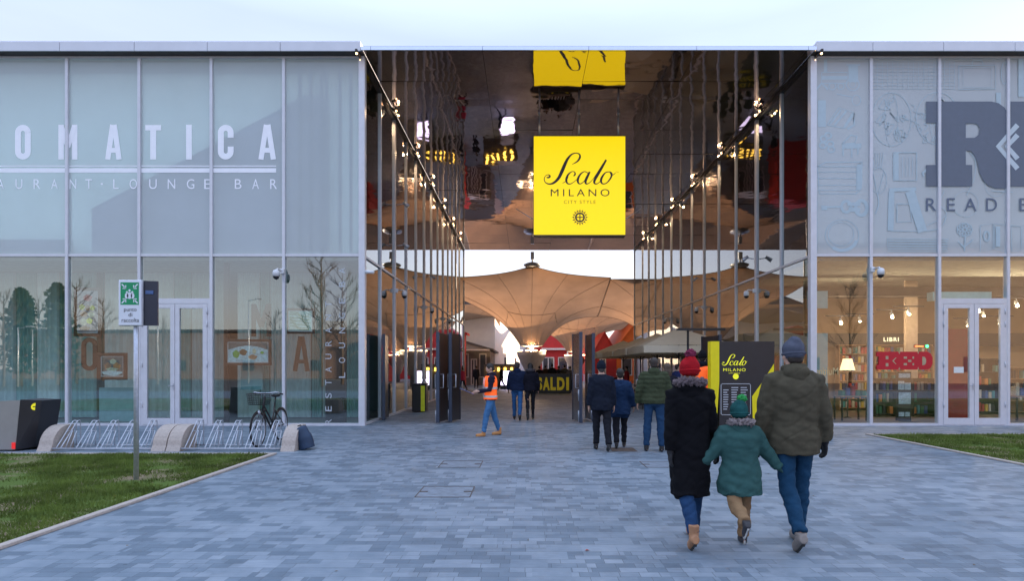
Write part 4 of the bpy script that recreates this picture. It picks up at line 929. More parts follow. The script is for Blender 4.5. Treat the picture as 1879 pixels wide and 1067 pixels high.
cut([(1690, 655), (1695, 656), (1697, 660), (1697, 666), (1695, 670), (1690, 671)]); cut([(1646, 646.2), (1650, 646.2), (1648, 651)]); cut([(1646, 678.8), (1648, 674), (1650, 678.8)]); cut([(1681, 646.2), (1684, 646.2), (1682.5, 651)]); cut([(1681, 678.8), (1682.5, 674), (1684, 678.8)])
b.build('lettering', M('letter_gap_tan', (.42, .32, .2), .6), sg)
# small open/hours LEDs and paper on the door
b = MB(); b.box(FX(1749), FX(1767), FY-.028, FY-.024, FZ(685), FZ(674)); b.solo('notice', M('paper', (.72, .74, .72), .8), 'white paper notice taped to the bookshop door', 'notice')
b = MB(); b.box(X(1676, 20), X(1706, 20), 20, 20.05, Z(639, 20), Z(633, 20)); q = thing('exit_light', 'small red and green lit strip above the bookshelves', 'light', (X(1690, 20), 20, Z(639, 20))); b.build('housing', BLACK, q)
b = MB(); b.box(X(1679, 20), X(1694, 20), 19.985, 19.999, Z(637, 20), Z(635, 20)); b.build('red_light', M('led_red', (1, .08, .02), .5, emit=2), q)
b = MB(); b.ell((X(1701, 20), 19.99, Z(636, 20)), (.05, .02, .05), 8, 6); b.build('green_light', M('led_green', (.02, 1, .2), .5, emit=2), q)
b = MB(); fit(b, 'Multim', FX(1538), FX(1498), FZ(689), FZ(675), FY-.006, bold=.01); b.build('window_word', M('gold_letter', (.55, .42, .2), .6), RB)
# ceiling spots inside the bookshop (lit lamps)
for i, (px, py, Y) in enumerate(((1543, 594, 20), (1578, 590, 21), (1637, 583, 19.5), (1668, 577, 19.5), (1796, 572, 19), (1805, 580, 20), (1834, 594, 21), (1866, 562, 19), (1776, 598, 21))):
    x, z = X(px, Y), Z(py, Y); t = thing('track_spot', ['spot over the table lamp', 'spot near the first mullion', 'white spot left above the red sign', 'white spot right above the red sign', 'brightest spot over the door', 'spot behind the brightest one over the door', 'spot at the right of the door', 'spot past the door near the frame edge', 'small spot above the red partition'][i]+' on the bookshop ceiling track', 'spotlight', (x, Y, z), 0, 'ceiling spots of the bookshop')
    b = MB(); b.tube([(x, Y, z), (x, Y+.05, z+.16)], .05, 8); b.tube([(x, Y+.03, z+.12), (x, Y+.03, z+.24)], .014, 5); b.build('housing', WHITE, t); b = MB(); b.box(x-.5, x+.5, Y+.0, Y+.05, z+.24, z+.28); b.build('track', DARK, t)
    b = MB(); b.ell((x, Y-.01, z-.01), (.045, .045, .03), 8, 6); b.build('bulb', M('spot_bulb', (1, .8, .5), .5, emit=9, ecol=(1, .72, .4)), t)
    if i in (0, 2, 4, 7):
        li = bpy.data.lights.new('spot_glow', 'POINT'); li.energy = 30; li.color = (1, .68, .4); li.shadow_soft_size = .03; lo = bpy.data.objects.new('spot_glow', li); COL.objects.link(lo); lo.parent = t; lo.location = (0, -.05, -.02)
# =====================================================================  HANGING SIGN
YS = 19.6
def script_word(b, ox, oy, sc, Yp, y, wmul=1):
    """the hand-lettered word, traced as pen strokes; ox, oy: photo pixel of the sketch origin; sc: photo pixels per sketch unit"""
    strokes = [
     [(208, 462, 8), (222, 466, 14), (238, 455, 16), (225, 440, 8), (200, 450, 6), (187, 480, 7), (200, 510, 9), (235, 523, 13), (275, 510, 20), (315, 470, 26), (345, 410, 30), (370, 350, 28), (395, 300, 22), (430, 260, 14), (470, 247, 9), (500, 258, 12), (505, 285, 18), (485, 318, 14), (455, 338, 8), (435, 347, 4)],
     [(350, 515, 5), (378, 498, 6), (400, 460, 7)],
     [(448, 452, 10), (462, 436, 14), (455, 415, 8), (430, 414, 8), (400, 440, 16), (384, 480, 20), (390, 512, 15), (415, 523, 9), (450, 505, 6), (490, 470, 5)],
     [(575, 425, 8), (545, 412, 8), (510, 435, 14), (488, 475, 20), (488, 508, 17), (508, 522, 9), (540, 500, 7), (572, 455, 7)],
     [(592, 414, 16), (572, 455, 22), (555, 495, 22), (560, 520, 14), (585, 515, 7), (620, 480, 5), (660, 420, 5), (705, 350, 6), (738, 305, 9)],
     [(738, 308, 16), (700, 375, 22), (665, 435, 24), (635, 490, 22), (635, 517, 15), (660, 520, 8), (690, 495, 6)],
     [(770, 414, 8), (735, 420, 10), (705, 455, 18), (692, 492, 20), (705, 520, 12), (740, 515, 9), (775, 475, 14), (788, 435, 16), (770, 413, 9)],
     [(772, 420, 6), (785, 445, 5), (805, 438, 6), (822, 424, 4)]]
    for i, st in enumerate(strokes):
        q = smooth_pts([tuple(float(v) for v in p) for p in st], 5)
        b.ribbon([(X(ox+p[0]*sc, Yp), Z(oy+p[1]*sc, Yp)) for p in q], [max(2, p[2])*sc*Yp/1085*wmul for p in q], y-.0006*i)
def zoomS(u, v): return (960+u/4.848, 230+v/4.848)
hs = thing('hanging_sign', 'yellow lit box sign reading Scalo Milano hung from the passage ceiling', 'sign', (X(1063.5, YS), YS, Z(432, YS)))
x0, x1, z0, z1 = X(979, YS), X(1148, YS), Z(431, YS), Z(250, YS)
b = MB(); b.box(x0, x1, YS+.012, YS+.34, z0-.04, z1+.03, .01); b.build('housing', M('sign_housing', (.09, .075, .06), .5), hs)
b = MB(); b.box(x0+.01, x1-.01, YS, YS+.0115, z0+.0, z1, .003); b.build('lit_face', M('sign_yellow', (.70, .50, 0), .45, 0, .02, emit=.17, ecol=(1, .72, 0)), hs)
b = MB(); script_word(b, 960, 230, 1/4.848, YS, YS-.002)
fit(b, 'MILANO', X(960+245/4.848, YS), X(960+768/4.848, YS), Z(230+632/4.848, YS), Z(230+568/4.848, YS), YS-.003, spacing=1.45)
b.build('lettering', M('sign_ink', (.045, .04, .05), .6), hs)
b = MB(); fit(b, 'CITY STYLE', X(960+362/4.848, YS), X(960+645/4.848, YS), Z(230+698/4.848, YS), Z(230+668/4.848, YS), YS-.003, spacing=1.25); fit(b, 'TM', X(960+820/4.848, YS), X(960+848/4.848, YS), Z(230+424/4.848, YS), Z(230+411/4.848, YS), YS-.003); b.build('small_lettering', M('sign_olive', (.22, .19, .03), .6), hs)
def emblem(b, cx, cy, s, Yp, y):      # toothed sun wheel with a cross-barred window
    xw, zw, k = X(cx, Yp), Z(cy, Yp), s*Yp/1085
    for i in range(16):
        a = 2*math.pi*i/16; r0, r1, h = k*.72, k*1.0, .13
        b.add([(xw+r0*math.cos(a-h), y, zw+r0*math.sin(a-h)), (xw+r1*math.cos(a), y, zw+r1*math.sin(a)), (xw+r0*math.cos(a+h), y, zw+r0*math.sin(a+h))], [(0, 1, 2)])
    def ring(r, w_): b.ribbon([(xw+r*k*math.cos(-2*math.pi*i/32), zw+r*k*math.sin(-2*math.pi*i/32)) for i in range(33)], w_*k, y-.001)
    ring(.72, .06); ring(.50, .20)
    b.ribbon([(xw-.42*k, zw), (xw+.42*k, zw)], .12*k, y-.0015); b.ribbon([(xw, zw-.42*k), (xw, zw+.42*k)], .12*k, y-.002)
b = MB(); emblem(b, *zoomS(505, 820), 15.3, YS, YS-.003); b.build('emblem', MATS['sign_ink'], hs)
for px in (990, 1063, 1136):
    b = MB(); x = X(px, YS); b.tube([(x, YS+.17, z1+.03), (x, YS+.17, ZR)], .035, 10); b.tube([(x, YS+.17, ZR-.06), (x, YS+.17, ZR-.003)], .06, 10); b.build('hanger_rod', M('rod_steel', (.5, .48, .46), .3, .8), hs)
for sx, ex in ((x0, XL+5.4), (x1, XR-4.6)): b = MB(); b.tube([(sx, YS+.2, z0+.55), (sx+(-.6 if sx == x0 else .6), YS+.5, z0+1.0)], .012, 5); b.build('stay_wire', STEEL, hs)
# =====================================================================  GATES IN THE PASSAGE
def gate_leaf(label, xn, yn, xf, yf, mat, h=2.58, edge=NAVYM, handles=True):
    """one tall gate leaf standing open, from its near edge to its far edge"""
    root = thing('gate_leaf', label, 'gate', (xn, yn, 0), 0, 'open gate leaves in the passage')
    d = Vector((xf-xn, yf-yn, 0)); L_ = d.length; d.normalize(); n_ = Vector((d.y, -d.x, 0)); ang = math.atan2(d.y, d.x)
    def slab(t0, t1, z0, z1, th, name, m_, off=0):
        c = Vector((xn, yn, 0))+d*((t0+t1)/2)+n_*off; q = MB(); q.obox((c.x, c.y, (z0+z1)/2), (t1-t0, th, z1-z0), (0, 0, ang)); return q.build(name, m_, root)
    slab(.06, L_-.02, .05, h, .045, 'leaf_panel', mat); slab(0, .06, .03, h+.02, .09, 'edge_post', edge); slab(L_-.02, L_+.03, .03, h+.02, .07, 'rear_post', edge)
    q = MB()
    if handles:
        for sg_ in (-1, 1):
            c = Vector((xn, yn, 0))+d*.16; a = c+n_*.03*sg_; o_ = c+n_*.12*sg_
            q.tube([(a.x, a.y, 1.40), (o_.x, o_.y, 1.40), (o_.x, o_.y, 1.02), (a.x, a.y, 1.02)], .014, 6)
        q.build('handle', STEEL, root)
        for z in (.16, .75): q = MB(); c = Vector((xn, yn, 0))+d*.03-n_*.06; q.tube([(c.x, c.y, z), (c.x, c.y, z+.22)], .02, 6); q.tube([(c.x, c.y, z-.1), (c.x, c.y, z+.1)], .012, 6); q.build('bolt', STEEL, root)
def gp(px, py): Y = GY(py); return X(px, Y), Y
DG = M('gate_dark_panel', (.055, .045, .045), .3, .6, .1)
BG_ = M('gate_brushed_panel', (.35, .34, .35), .25, .9, .1, 10, stretch=(1, 1, .1))
gate_leaf('dark gate leaf open against the left passage glass', *gp(704, 773), *gp(711, 768), NAVYM, handles=False)
gate_leaf('left leaf of the open gate pair beside the litter bin', *gp(803, 779), *gp(822, 773), DG)
gate_leaf('right leaf of the open gate pair beside the litter bin', *gp(826, 777), *gp(843, 772), DG)
gate_leaf('brushed steel gate leaf left of the couple in dark coats', *gp(1066, 779), *gp(1052, 772.5), BG_)
gate_leaf('dark gate leaf touching the couple in dark coats', *gp(1089, 776), *gp(1076, 770), DG)
gate_leaf('brown gate leaf rising left of the black information totem', *gp(1322, 771), *gp(1289, 766), BROWNM, handles=False)
# litter bin
bx, by = gp(771, 757); by = 21.2; t = thing('litter_bin', 'black litter bin with a yellow stripe beside the left glass wall', 'bin', (X(771, by), by, 0))
x = X(771, by); b = MB(); b.box(x-.26, x+.24, by-.2, by+.25, .03, .98, .02); b.build('bin_body', BLACK, t); b = MB(); b.box(x+.06, x+.2, by-.215, by-.2005, .04, .95); b.build('stripe', M('lime_yellow', (.65, .68, .02), .5), t); b = MB(); b.box(x-.28, x+.26, by-.22, by+.27, .982, 1.03, .01); b.build('lid', DARK, t)
# =====================================================================  INFORMATION TOTEM
YT = 12.6; t = thing('information_totem', 'black and yellow information totem with the Scalo Milano logo and floor list', 'totem', (X(1360, YT), YT, 0))
zt = Z(627, YT); TB = M('totem_black', (.018, .018, .022), .35)
b = MB(); b.prism([(X(1320, YT), .04), (X(1378, YT), .04), (X(1378, YT), Z(757, YT)), (X(1421, YT), Z(655, YT)), (X(1421, YT), zt), (X(1320, YT), zt)][::-1] if False else [(X(1320, YT), .04), (X(1421, YT), .04), (X(1421, YT), zt), (X(1320, YT), zt)], YT, YT+.22); b.build('panel', TB, t)
b = MB(); b.prism([(X(1304, YT), .02), (X(1313, YT), .02), (X(1319.6, YT), Z(700, YT)), (X(1319.6, YT), zt), (X(1304, YT), zt)], YT-.01, YT+.2); b.build('yellow_edge', YEL, t)
b = MB(); b.prism([(X(1382, YT), .04), (X(1420, YT), .04), (X(1420, YT), Z(668, YT)), (X(1400, YT), Z(700, YT)), (X(1380, YT), Z(728, YT))], YT-.006, YT-.002); b.build('yellow_corner', YEL, t)
YL = M('totem_yellow_print', (.78, .76, .02), .5, emit=.1)
s_ = 46/635; b = MB(); script_word(b, 1325-187*s_, 651-247*s_, s_, YT, YT-.004, 1.15)
fit(b, 'MILANO', X(1327, YT), X(1368, YT), Z(682, YT), Z(676.5, YT), YT-.004, spacing=1.2); fit(b, 'CITY STYLE', X(1337, YT), X(1358, YT), Z(686.5, YT), Z(684.5, YT), YT-.004)
b.build('lettering', YL, t)
b = MB(); b.lathe([(0.001, 0), (.062, 0)], (0, 0, 0), 20, caps=False); b.v = [(X(1350, YT)+v[0], YT-.004, Z(691.5, YT)+v[1]) for v in b.v]; b.f = [f[::-1] for f in b.f]; b.build('emblem', YL, t)
WP = M('white_print', (.5, .52, .55), .6); b = MB()
L_ = [(X(p[0], YT), Z(p[1], YT)) for p in ((1325, 705), (1375, 705), (1377, 707), (1377, 760), (1375, 762), (1325, 762), (1323, 760), (1323, 707), (1325, 705))]; b.ribbon(L_, .012, YT-.004)
for r_ in range(10):
    zz = 712+r_*4.4
    for a, c in ((1327, 1337), (1342, 1355), (1359, 1372)):
        if r_ == 0 and a == 1327: continue
        b.ribbon([(X(a, YT), Z(zz, YT)), (X(c-random.random()*4, YT), Z(zz, YT))], .018, YT-.004)
b.build('floor_list', WP, t)
# =====================================================================  CCTV, FLOODLIGHTS, SPOTS
def dome_cam(label, wall, mount, facing):
    root = thing('security_camera', label, 'camera', mount, 0, 'security cameras on the glass walls'); x, y, z = mount; dx, dy = facing
    b = MB(); b.tube([(x, y, z+.14), (x+dx*.22, y+dy*.22, z+.16), (x+dx*.27, y+dy*.27, z+.10)], .022, 7); b.box(x-.05, x+.05, y-.05, y+.05, z+.06, z+.2, .008); b.build('bracket', WHITE, root)
    c = (x+dx*.27, y+dy*.27, z); b = MB(); b.lathe([(.02, .14), (.075, .11), (.09, .06), (.09, -.05)], c, 16); b.build('housing', WHITE, root)
    b = MB(); b.ell((c[0], c[1], c[2]-.05), (.082, .082, .085), 14, 8); b.build('dome', M('smoked_dome', (.02, .02, .025), .1), root)
dome_cam('white dome camera on the left shop front above the bicycle', 0, (FX(521), FY-.09, FZ(508)), (-.25, -.95))
dome_cam('white dome camera on the bookshop front mullion', 0, (FX(1597), FY-.09, FZ(505)), (.3, -.95))
for k, (Yc, pyc) in enumerate(((bay[2], 541), (bay[5], 570), (bay[8], 590))): dome_cam(['first', 'second', 'third'][k]+' dome camera along the left passage glass', 0, (XL+.06, Yc, Z(pyc, Yc)), (1, 0))
for k, (Yc, pyc) in enumerate(((bay[2], 541), (bay[5], 570), (bay[8], 590))): dome_cam(['first', 'second', 'third'][k]+' dome camera along the right passage glass', 0, (XR-.06, Yc, Z(pyc, Yc)), (-1, 0))
root = thing('bullet_camera', 'white bullet camera on the left corner post beside the passage', 'camera', (XL+.08, FY-.02, FZ(502)), 0)
x, y, z = XL+.08, FY-.02, FZ(502); b = MB(); b.tube([(x, y, z), (x+.1, y-.05, z+.02)], .025, 8); b.build('bracket', WHITE, root); b = MB(); b.tube([(x+.02, y-.08, z+.03), (x+.26, y-.16, z-.0)], .045, 10); b.build('housing', WHITE, root)
def floodlight(label, x, y, z, dx):
    root = thing('wall_floodlight', label, 'floodlight', (x, y, z), 0, 'floodlights on the passage walls'); b = MB(); b.tube([(x, y, z), (x+dx*.25, y, z+.03)], .016, 6); b.build('arm', STEEL, root)
    b = MB(); b.tube([(x+dx*.22, y, z+.07), (x+dx*.40, y-.03, z-.06)], [.05, .07], 9); b.build('lamp_head', STEEL, root)
for (k, z) in ((2, 7.15), (2, 5.75), (5, 5.6)): floodlight(f'grey floodlight on the left glass wall {"nearest the front, upper" if z > 7 else ("nearest the front, lower" if k == 2 else "midway down")}', XL+.07, bay[k], z, 1)
for (k, z) in ((2, 5.3), (5, 5.5)): floodlight(f'grey floodlight on the right glass wall {"nearest the front" if k == 2 else "midway down"}', XR-.07, bay[k], z, -1)
LMP = M('warm_bulb', (1, .7, .4), .5, emit=2.2, ecol=(1, .50, .20))
def spot(label, x, y, z, dx, grp='warm spots along the passage ceiling'):
    root = thing('spotlight', label, 'spotlight', (x, y, z), 0, grp); b = MB(); b.box(x-.03, x+.03, y-.25, y+.25, z+.07, z+.12); b.build('rail', DARK, root)
    for q in (-.18, .18): b = MB(); b.tube([(x, y+q, z+.09), (x+dx*.10, y+q, z+.03)], .045, 8); b.build('housing', DARK, root)
    if dx: li = bpy.data.lights.new('spot_beam', 'POINT'); li.energy = 11; li.color = (1, .66, .38); li.shadow_soft_size = .02; lo = bpy.data.objects.new('spot_beam', li); COL.objects.link(lo); lo.parent = root; lo.location = (dx*.14, 0, .02)
    for q in (-.18, .18): b = MB(); b.ell((x+dx*.115, y+q-.02, z+.02), (.03, .03, .03), 8, 6); b.build('bulb', LMP, root)
ords = ['first', 'second', 'third', 'fourth', 'fifth', 'sixth', 'seventh']
for i in range(6):
    y = 19.4+3.75*i
    spot(f'{ords[i]} pair of warm spots from the front, left passage wall', XL+.14, y, ZR-.2, 1); spot(f'{ords[i]} pair of warm spots from the front, right passage wall', XR-.14, y, ZR-.2, -1)
spot('lit spot under the eaves at the left corner post', XL-.06, PY+.1, ZR-.14, 0, 'spots under the eaves'); spot('lit spot under the eaves at the right corner post', XR+.06, PY+.1, ZR-.14, 0, 'spots under the eaves')
# =====================================================================  ASSEMBLY POINT SIGN
Yp = 8.28; x = X(250, Yp); t = thing('assembly_point_sign', 'green and white assembly point sign on a galvanised pole in the lawn', 'sign', (x, Yp, 0))
b = MB(); b.tube([(x, Yp, 0), (x, Yp, 2.75)], .032, 14); b.build('pole', STEEL, t)
Yq = Yp-.05; x0, x1, z0, z1 = X(219, Yq), X(260.5, Yq), Z(598, Yq), Z(515, Yq)
b = MB(); b.box(x0, x1, Yq-.02, Yq, z0, z1, .006); b.build('sign_plate', M('sign_white', (.68, .72, .80), .4, 0, .02), t)
b = MB(); b.box(x0-.006, x1+.006, Yq+.0005, Yq+.03, z0-.006, z1+.006, .004); b.build('sign_frame', STEEL, t)
def q2(u, v): return X(100+u/4.852, Yq), Z(500+v/4.852, Yq)
b = MB(); a_, c_ = q2(597, 292), q2(760, 92); b.quad((a_[0], Yq-.0215, a_[1]), (c_[0], Yq-.0215, a_[1]), (c_[0], Yq-.0215, c_[1]), (a_[0], Yq-.0215, c_[1])); b.build('green_panel', M('sign_green', (.0, .26, .10), .5), t)
b = MB()
def wq(pts, w_): b.ribbon([q2(*p) for p in pts], w_/4.852*Yq/1085, Yq-.0225)
for ax, ay, dx, dy in ((608, 108, 1, 1), (750, 108, -1, 1), (608, 278, 1, -1), (750, 278, -1, -1)):
    wq([(ax, ay), (ax+26*dx, ay+26*dy)], 11); wq([(ax+36*dx, ay+8*dy), (ax+36*dx, ay+40*dy)], 8); wq([(ax+8*dx, ay+38*dy), (ax+40*dx, ay+38*dy)], 8)
def dot(u, v, ru, rv): 
    b.add([(q2(u+ru*math.cos(-2*math.pi*k/14), v+rv*math.sin(-2*math.pi*k/14))[0], Yq-.0230, q2(u, v+rv*math.sin(-2*math.pi*k/14))[1]) for k in range(14)], [tuple(range(14))])
for u, v, ru, rv in ((678, 165, 10, 12), (655, 180, 9, 10), (702, 180, 9, 10), (678, 210, 24, 30), (652, 212, 16, 26), (705, 212, 16, 26)): dot(u, v, ru, rv)
b.build('pictogram', M('sign_white', (.68, .72, .80), .4, 0, .02), t)
b = MB()
for wd_, (u0, v0, u1, v1) in (('punto', (628, 360, 740, 322)), ('di', (668, 396, 702, 362)), ('raccolta', (608, 446, 762, 410))):
    a_, c_ = q2(u0, v0), q2(u1, v1); fit(b, wd_, a_[0], c_[0], a_[1], c_[1], Yq-.0225)
b.build('lettering', BLACK, t)
b = MB(); ax0, az0, az1 = X(262, Yp), Z(598, Yp), Z(516, Yp); b.obox(((ax0+X(282.5, Yp))/2+.02, Yp+.02, (az0+az1)/2), (.19, .03, az1-az0), (0, 0, R(12))); b.build('rear_sign_plate', M('sign_back_navy', (.02, .025, .045), .35), t)
b = MB(); b.obox((X(272, Yp)+.02, Yp-.005, Z(537, Yp)), (.10, .006, .05), (0, 0, R(12))); b.build('sticker', M('sticker_blue', (.06, .12, .28), .5), t)
# =====================================================================  BIKE RACKS, BIKE, DARK BAG, SLANTED TOTEM
def rack(label, x0, x1):
    y0 = 11.15; t = thing('bike_rack', label, 'bike rack', ((x0+x1)/2, y0, 0), 0, 'bike racks in front of the left shop')
    for c in (x0, x1-.26):
        pr = [(y0, 0)]+[(y0+.05+.42*(1-math.cos(a)), .47*math.sin(a)**.9) for a in [math.pi/2*k/8 for k in range(1, 9)]]+[(y0+.60, .47), (y0+.60, 0)]
        b = MB(); b.prism_yz(pr, c, c+.26); b.build('concrete_end', CONC, t)
    b = MB(); b.tube([(x0+.26, y0+.06, .05), (x1-.26, y0+.06, .05)], .015, 8); b.tube([(x0+.26, y0+.6, .05), (x1-.26, y0+.6, .05)], .015, 8); b.build('base_bar', STEEL, t)
    n = 5; sp = (x1-x0-.52)/n
    for i in range(n):
        xx = x0+.26+sp*(i+.18)
        b = MB()
        for q in (0, .085):
            b.tube(smooth_pts([(xx+q, y0+.06, .05), (xx+q, y0+.28, .30), (xx+q+.01, y0+.44, .50), (xx+q+.01, y0+.50, .54), (xx+q+.01, y0+.55, .50), (xx+q, y0+.57, .05)], 4), .010, 6)
            b.tube([(xx+q+.0, y0+.34, .36), (xx+q+.13, y0+.30, .36), (xx+q+.15, y0+.1, .05)], .009, 6)
        b.tube([(xx+.01, y0+.50, .54), (xx+.095, y0+.50, .54)], .010, 6)
        b.build('wheel_holder', STEEL, t)
rack('left galvanised bike rack, empty, between concrete ends', X(78, 11.3), X(310, 11.3))
rack('right galvanised bike rack holding the black bicycle', X(312, 11.3), X(545, 11.3))
x, y = -5.38, 11.9
bk = thing('bicycle', 'black city bicycle with a front basket parked in the right rack', 'bicycle', (x, y+.5, 0)); BKP = M('bike_black', (.015, .012, .013), .35)
def wheel(yc, nm):
    r = .335; b = MB(); b.tube([(x, yc+r*math.cos(2*math.pi*k/32), r+.005+r*math.sin(2*math.pi*k/32)) for k in range(33)], .018, 8, caps=False); wl = b.build('wheel', RUBBER, bk)
    b = MB(); r2 = r-.025; b.tube([(x, yc+r2*math.cos(2*math.pi*k/32), r+.005+r2*math.sin(2*math.pi*k/32)) for k in range(33)], .010, 6, caps=False); b.build('rim', STEEL, wl, rel=True)
    b = MB()
    for k in range(18): a = 2*math.pi*k/18; b.tube([(x+(.02 if k % 2 else -.02), yc, r), (x, yc+r2*math.cos(a), r+r2*math.sin(a))], .0016, 3)
    b.tube([(x-.05, yc, r), (x+.05, yc, r)], .022, 8); b.build('spokes', STEEL, wl)
    b = MB(); b.tube([(x, yc+(r+.03)*math.cos(a), r+(r+.03)*math.sin(a)) for a in [R(20)+R(150)*k/14 for k in range(15)]], [(.025, .006)]*15, 6); b.build('mudguard', BKP, bk)
yf, yr = y-.02, y+1.08
wheel(yf, 'f'); wheel(yr, 'r')
hd = Vector((x, yf+.30, .98)); hl_ = Vector((x, yf+.21, .72)); bbk = Vector((x, yf+.62, .30)); st = Vector((x, yf+.80, .84))
b = MB(); b.tube([hd, hl_], .022, 8); b.tube([hl_, bbk], .022, 8); b.tube([hl_+Vector((0, .03, .10)), bbk+Vector((0, .06, .12))], .018, 8); b.tube([bbk, st], .018, 8); b.tube([bbk, (x-.06, yr, .34)], .011, 6); b.tube([bbk, (x+.06, yr, .34)], .011, 6); b.tube([st-Vector((0, .04, .12)), (x-.06, yr, .34)], .009, 6); b.tube([st-Vector((0, .04, .12)), (x+.06, yr, .34)], .009, 6); b.build('frame', BKP, bk)
b = MB()
for s_ in (-.055, .055): b.tube([hl_+Vector((s_*.8, 0, .0)), (x+s_, yf+.04, .45), (x+s_, yf, .34)], .012, 6)
b.tube([hl_-Vector((.055, 0, 0)), hl_+Vector((.055, 0, 0))], .016, 6); b.build('fork', BKP, bk)
b = MB(); b.tube(smooth_pts([(x-.28, yf+.50, 1.03), (x-.24, yf+.34, 1.08), (x-.08, yf+.29, 1.06), (x+.08, yf+.29, 1.06), (x+.24, yf+.34, 1.08), (x+.28, yf+.50, 1.03)], 4), .012, 7); b.tube([hd, (x, yf+.29, 1.06)], .014, 7); b.build('handlebar', STEEL, bk)
b = MB()
for s_ in (-.28, .28): b = MB(); b.tube([(x+s_*.97, yf+.40, 1.05), (x+s_, yf+.52, 1.03)], .017, 7); b.build('grip', RUBBER, bk)
b = MB(); b.tube([st, st+Vector((0, .03, .12))], .013, 7); b.ell(tuple(st+Vector((0, .04, .15))), (.09, .13, .04), 14, 8); b.ell(tuple(st+Vector((0, -.06, .155))), (.035, .1, .03), 12, 8); b.build('saddle', BLACK, bk)
b = MB(); cx0, cx1, cy0, cy1, cz0, cz1 = x-.19, x+.19, yf-.10, yf+.20, .84, 1.06
for k in range(9):
    tq = k/8
    for (yy_) in (cy0, cy1): b.tube([(cx0+.03+(cx1-cx0-.06)*tq, yy_+(.03 if yy_ == cy0 else -.03), cz0), (cx0+(cx1-cx0)*tq, yy_, cz1)], .003, 4)
    for (xx_) in (cx0, cx1): b.tube([(xx_+(.03 if xx_ == cx0 else -.03), cy0+.03+(cy1-cy0-.06)*tq, cz0), (xx_, cy0+(cy1-cy0)*tq, cz1)], .003, 4)
    b.tube([(cx0+.03+(cx1-cx0-.06)*tq, cy0+.03, cz0), (cx0+.03+(cx1-cx0-.06)*tq, cy1-.03, cz0)], .003, 4)
for k in range(6):
    tq = k/5; s_ = .03*(1-tq); zz = cz0+(cz1-cz0)*tq; b.tube([(cx0+s_, cy0+s_, zz), (cx1-s_, cy0+s_, zz), (cx1-s_, cy1-s_, zz), (cx0+s_, cy1-s_, zz), (cx0+s_, cy0+s_, zz)], .0035 if k < 5 else .007, 4)
b.build('basket', BKP, bk)
b = MB(); b.ell((x, yf+.02, .68), (.04, .05, .045), 12, 8); b.build('headlight', STEEL, bk)
b = MB(); b.lathe([(.09, -.004), (.09, .004)], (0, 0, 0), 24); b.v = [(x+.045+v[2], bbk.y+v[0], bbk.z+v[1]) for v in b.v]; b.tube([(x+.05, bbk.y, bbk.z), (x+.07, bbk.y+.10, bbk.z-.13), (x+.14, bbk.y+.10, bbk.z-.13)], .010, 5); b.tube([(x-.05, bbk.y, bbk.z), (x-.07, bbk.y-.10, bbk.z+.13), (x-.14, bbk.y-.10, bbk.z+.13)], .010, 5); b.build('crankset', STEEL, bk)
# dark blue bag leaning on the rack end
x0, y0 = X(548, 11.45), 11.45; t = thing('backpack', 'dark blue backpack leaning against the concrete end of the right rack', 'bag', (x0+.1, y0, 0))
b = MB(); b.tube(smooth_pts([(x0+.16, y0, .02), (x0+.13, y0, .12), (x0+.07, y0, .28), (x0-.01, y0+.02, .41)], 4), [(.12, .16)]*4+[(.11, .17)]*4+[(.09, .15)]*4+[(.05, .1)], 14); b.build('bag_body', M('navy_nylon', (.012, .035, .08), .6, 0, .2, 8, bump=.3), t)
b = MB(); b.tube([(x0-.04, y0-.05, .40), (x0-.05, y0-.05, .2), (x0+.05, y0-.07, .04)], (.012), 6); b.tube([(x0-.03, y0+.02, .45), (x0+.02, y0+.05, .47), (x0+.05, y0+.02, .42)], .012, 6); b.build('strap', BLACK, t)
# slanted two-tone totem
Yt = 11.2; t = thing('slanted_totem', 'slanted grey and black totem with a yellow dot at the left edge', 'totem', (X(30, Yt), Yt, 0))
b = MB()
f = lambda px, Y, z: (X(px, Y), Y, z)
z1 = Z(735, Yt)
A0, A1, A2, A3 = f(-30, Yt, .03), f(28, Yt, .03), f(37, Yt, z1), f(0-22, Yt, z1-.03)
B0, B1, B2, B3 = (A0[0]+.0, Yt+.75, .03), (A1[0]+.06, Yt+.75, .03), (A2[0]+.06, Yt+.75, z1-.02), (A3[0], Yt+.75, z1-.05)
b.add([A0, A1, A2, A3, B0, B1, B2, B3], [(0, 1, 2, 3), (7, 6, 5, 4), (3, 2, 6, 7), (0, 3, 7, 4), (4, 5, 1, 0), (1, 5, 6, 2)]); b.build('grey_body', M('totem_grey', (.30, .29, .28), .5, .2, .05), t)
b = MB(); C0, C1, C2, C3 = f(28.6, Yt-.02, .03), f(64, Yt+.25, .05), f(77, Yt+.25, z1-.02), f(37.6, Yt-.02, z1+.01)
D = [(v[0]-.02, v[1]+.5, v[2]) for v in (C0, C1, C2, C3)]
b.add([C0, C1, C2, C3]+D, [(0, 1, 2, 3), (1, 5, 6, 2), (7, 6, 5, 4), (0, 3, 7, 4), (3, 2, 6, 7), (4, 5, 1, 0)]); b.build('black_body', M('totem_charcoal', (.022, .022, .027), .4), t)
n_ = (Vector(C1)-Vector(C0)).cross(Vector(C3)-Vector(C0)).normalized(); 
if n_.y > 0: n_ = -n_
cen = Vector(C0).lerp(Vector(C1), .72).lerp(Vector(C3).lerp(Vector(C2), .72), .865)
u_ = (Vector(C1)-Vector(C0)).normalized(); v_ = n_.cross(u_)
b = MB(); b.add([tuple(cen+n_*.004+u_*.07*math.cos(2*math.pi*k/20)+v_*.07*math.sin(2*math.pi*k/20)) for k in range(20)], [tuple(range(20))]); b.build('yellow_dot', M('dot_yellow', (.75, .68, .02), .5, emit=.1), t)
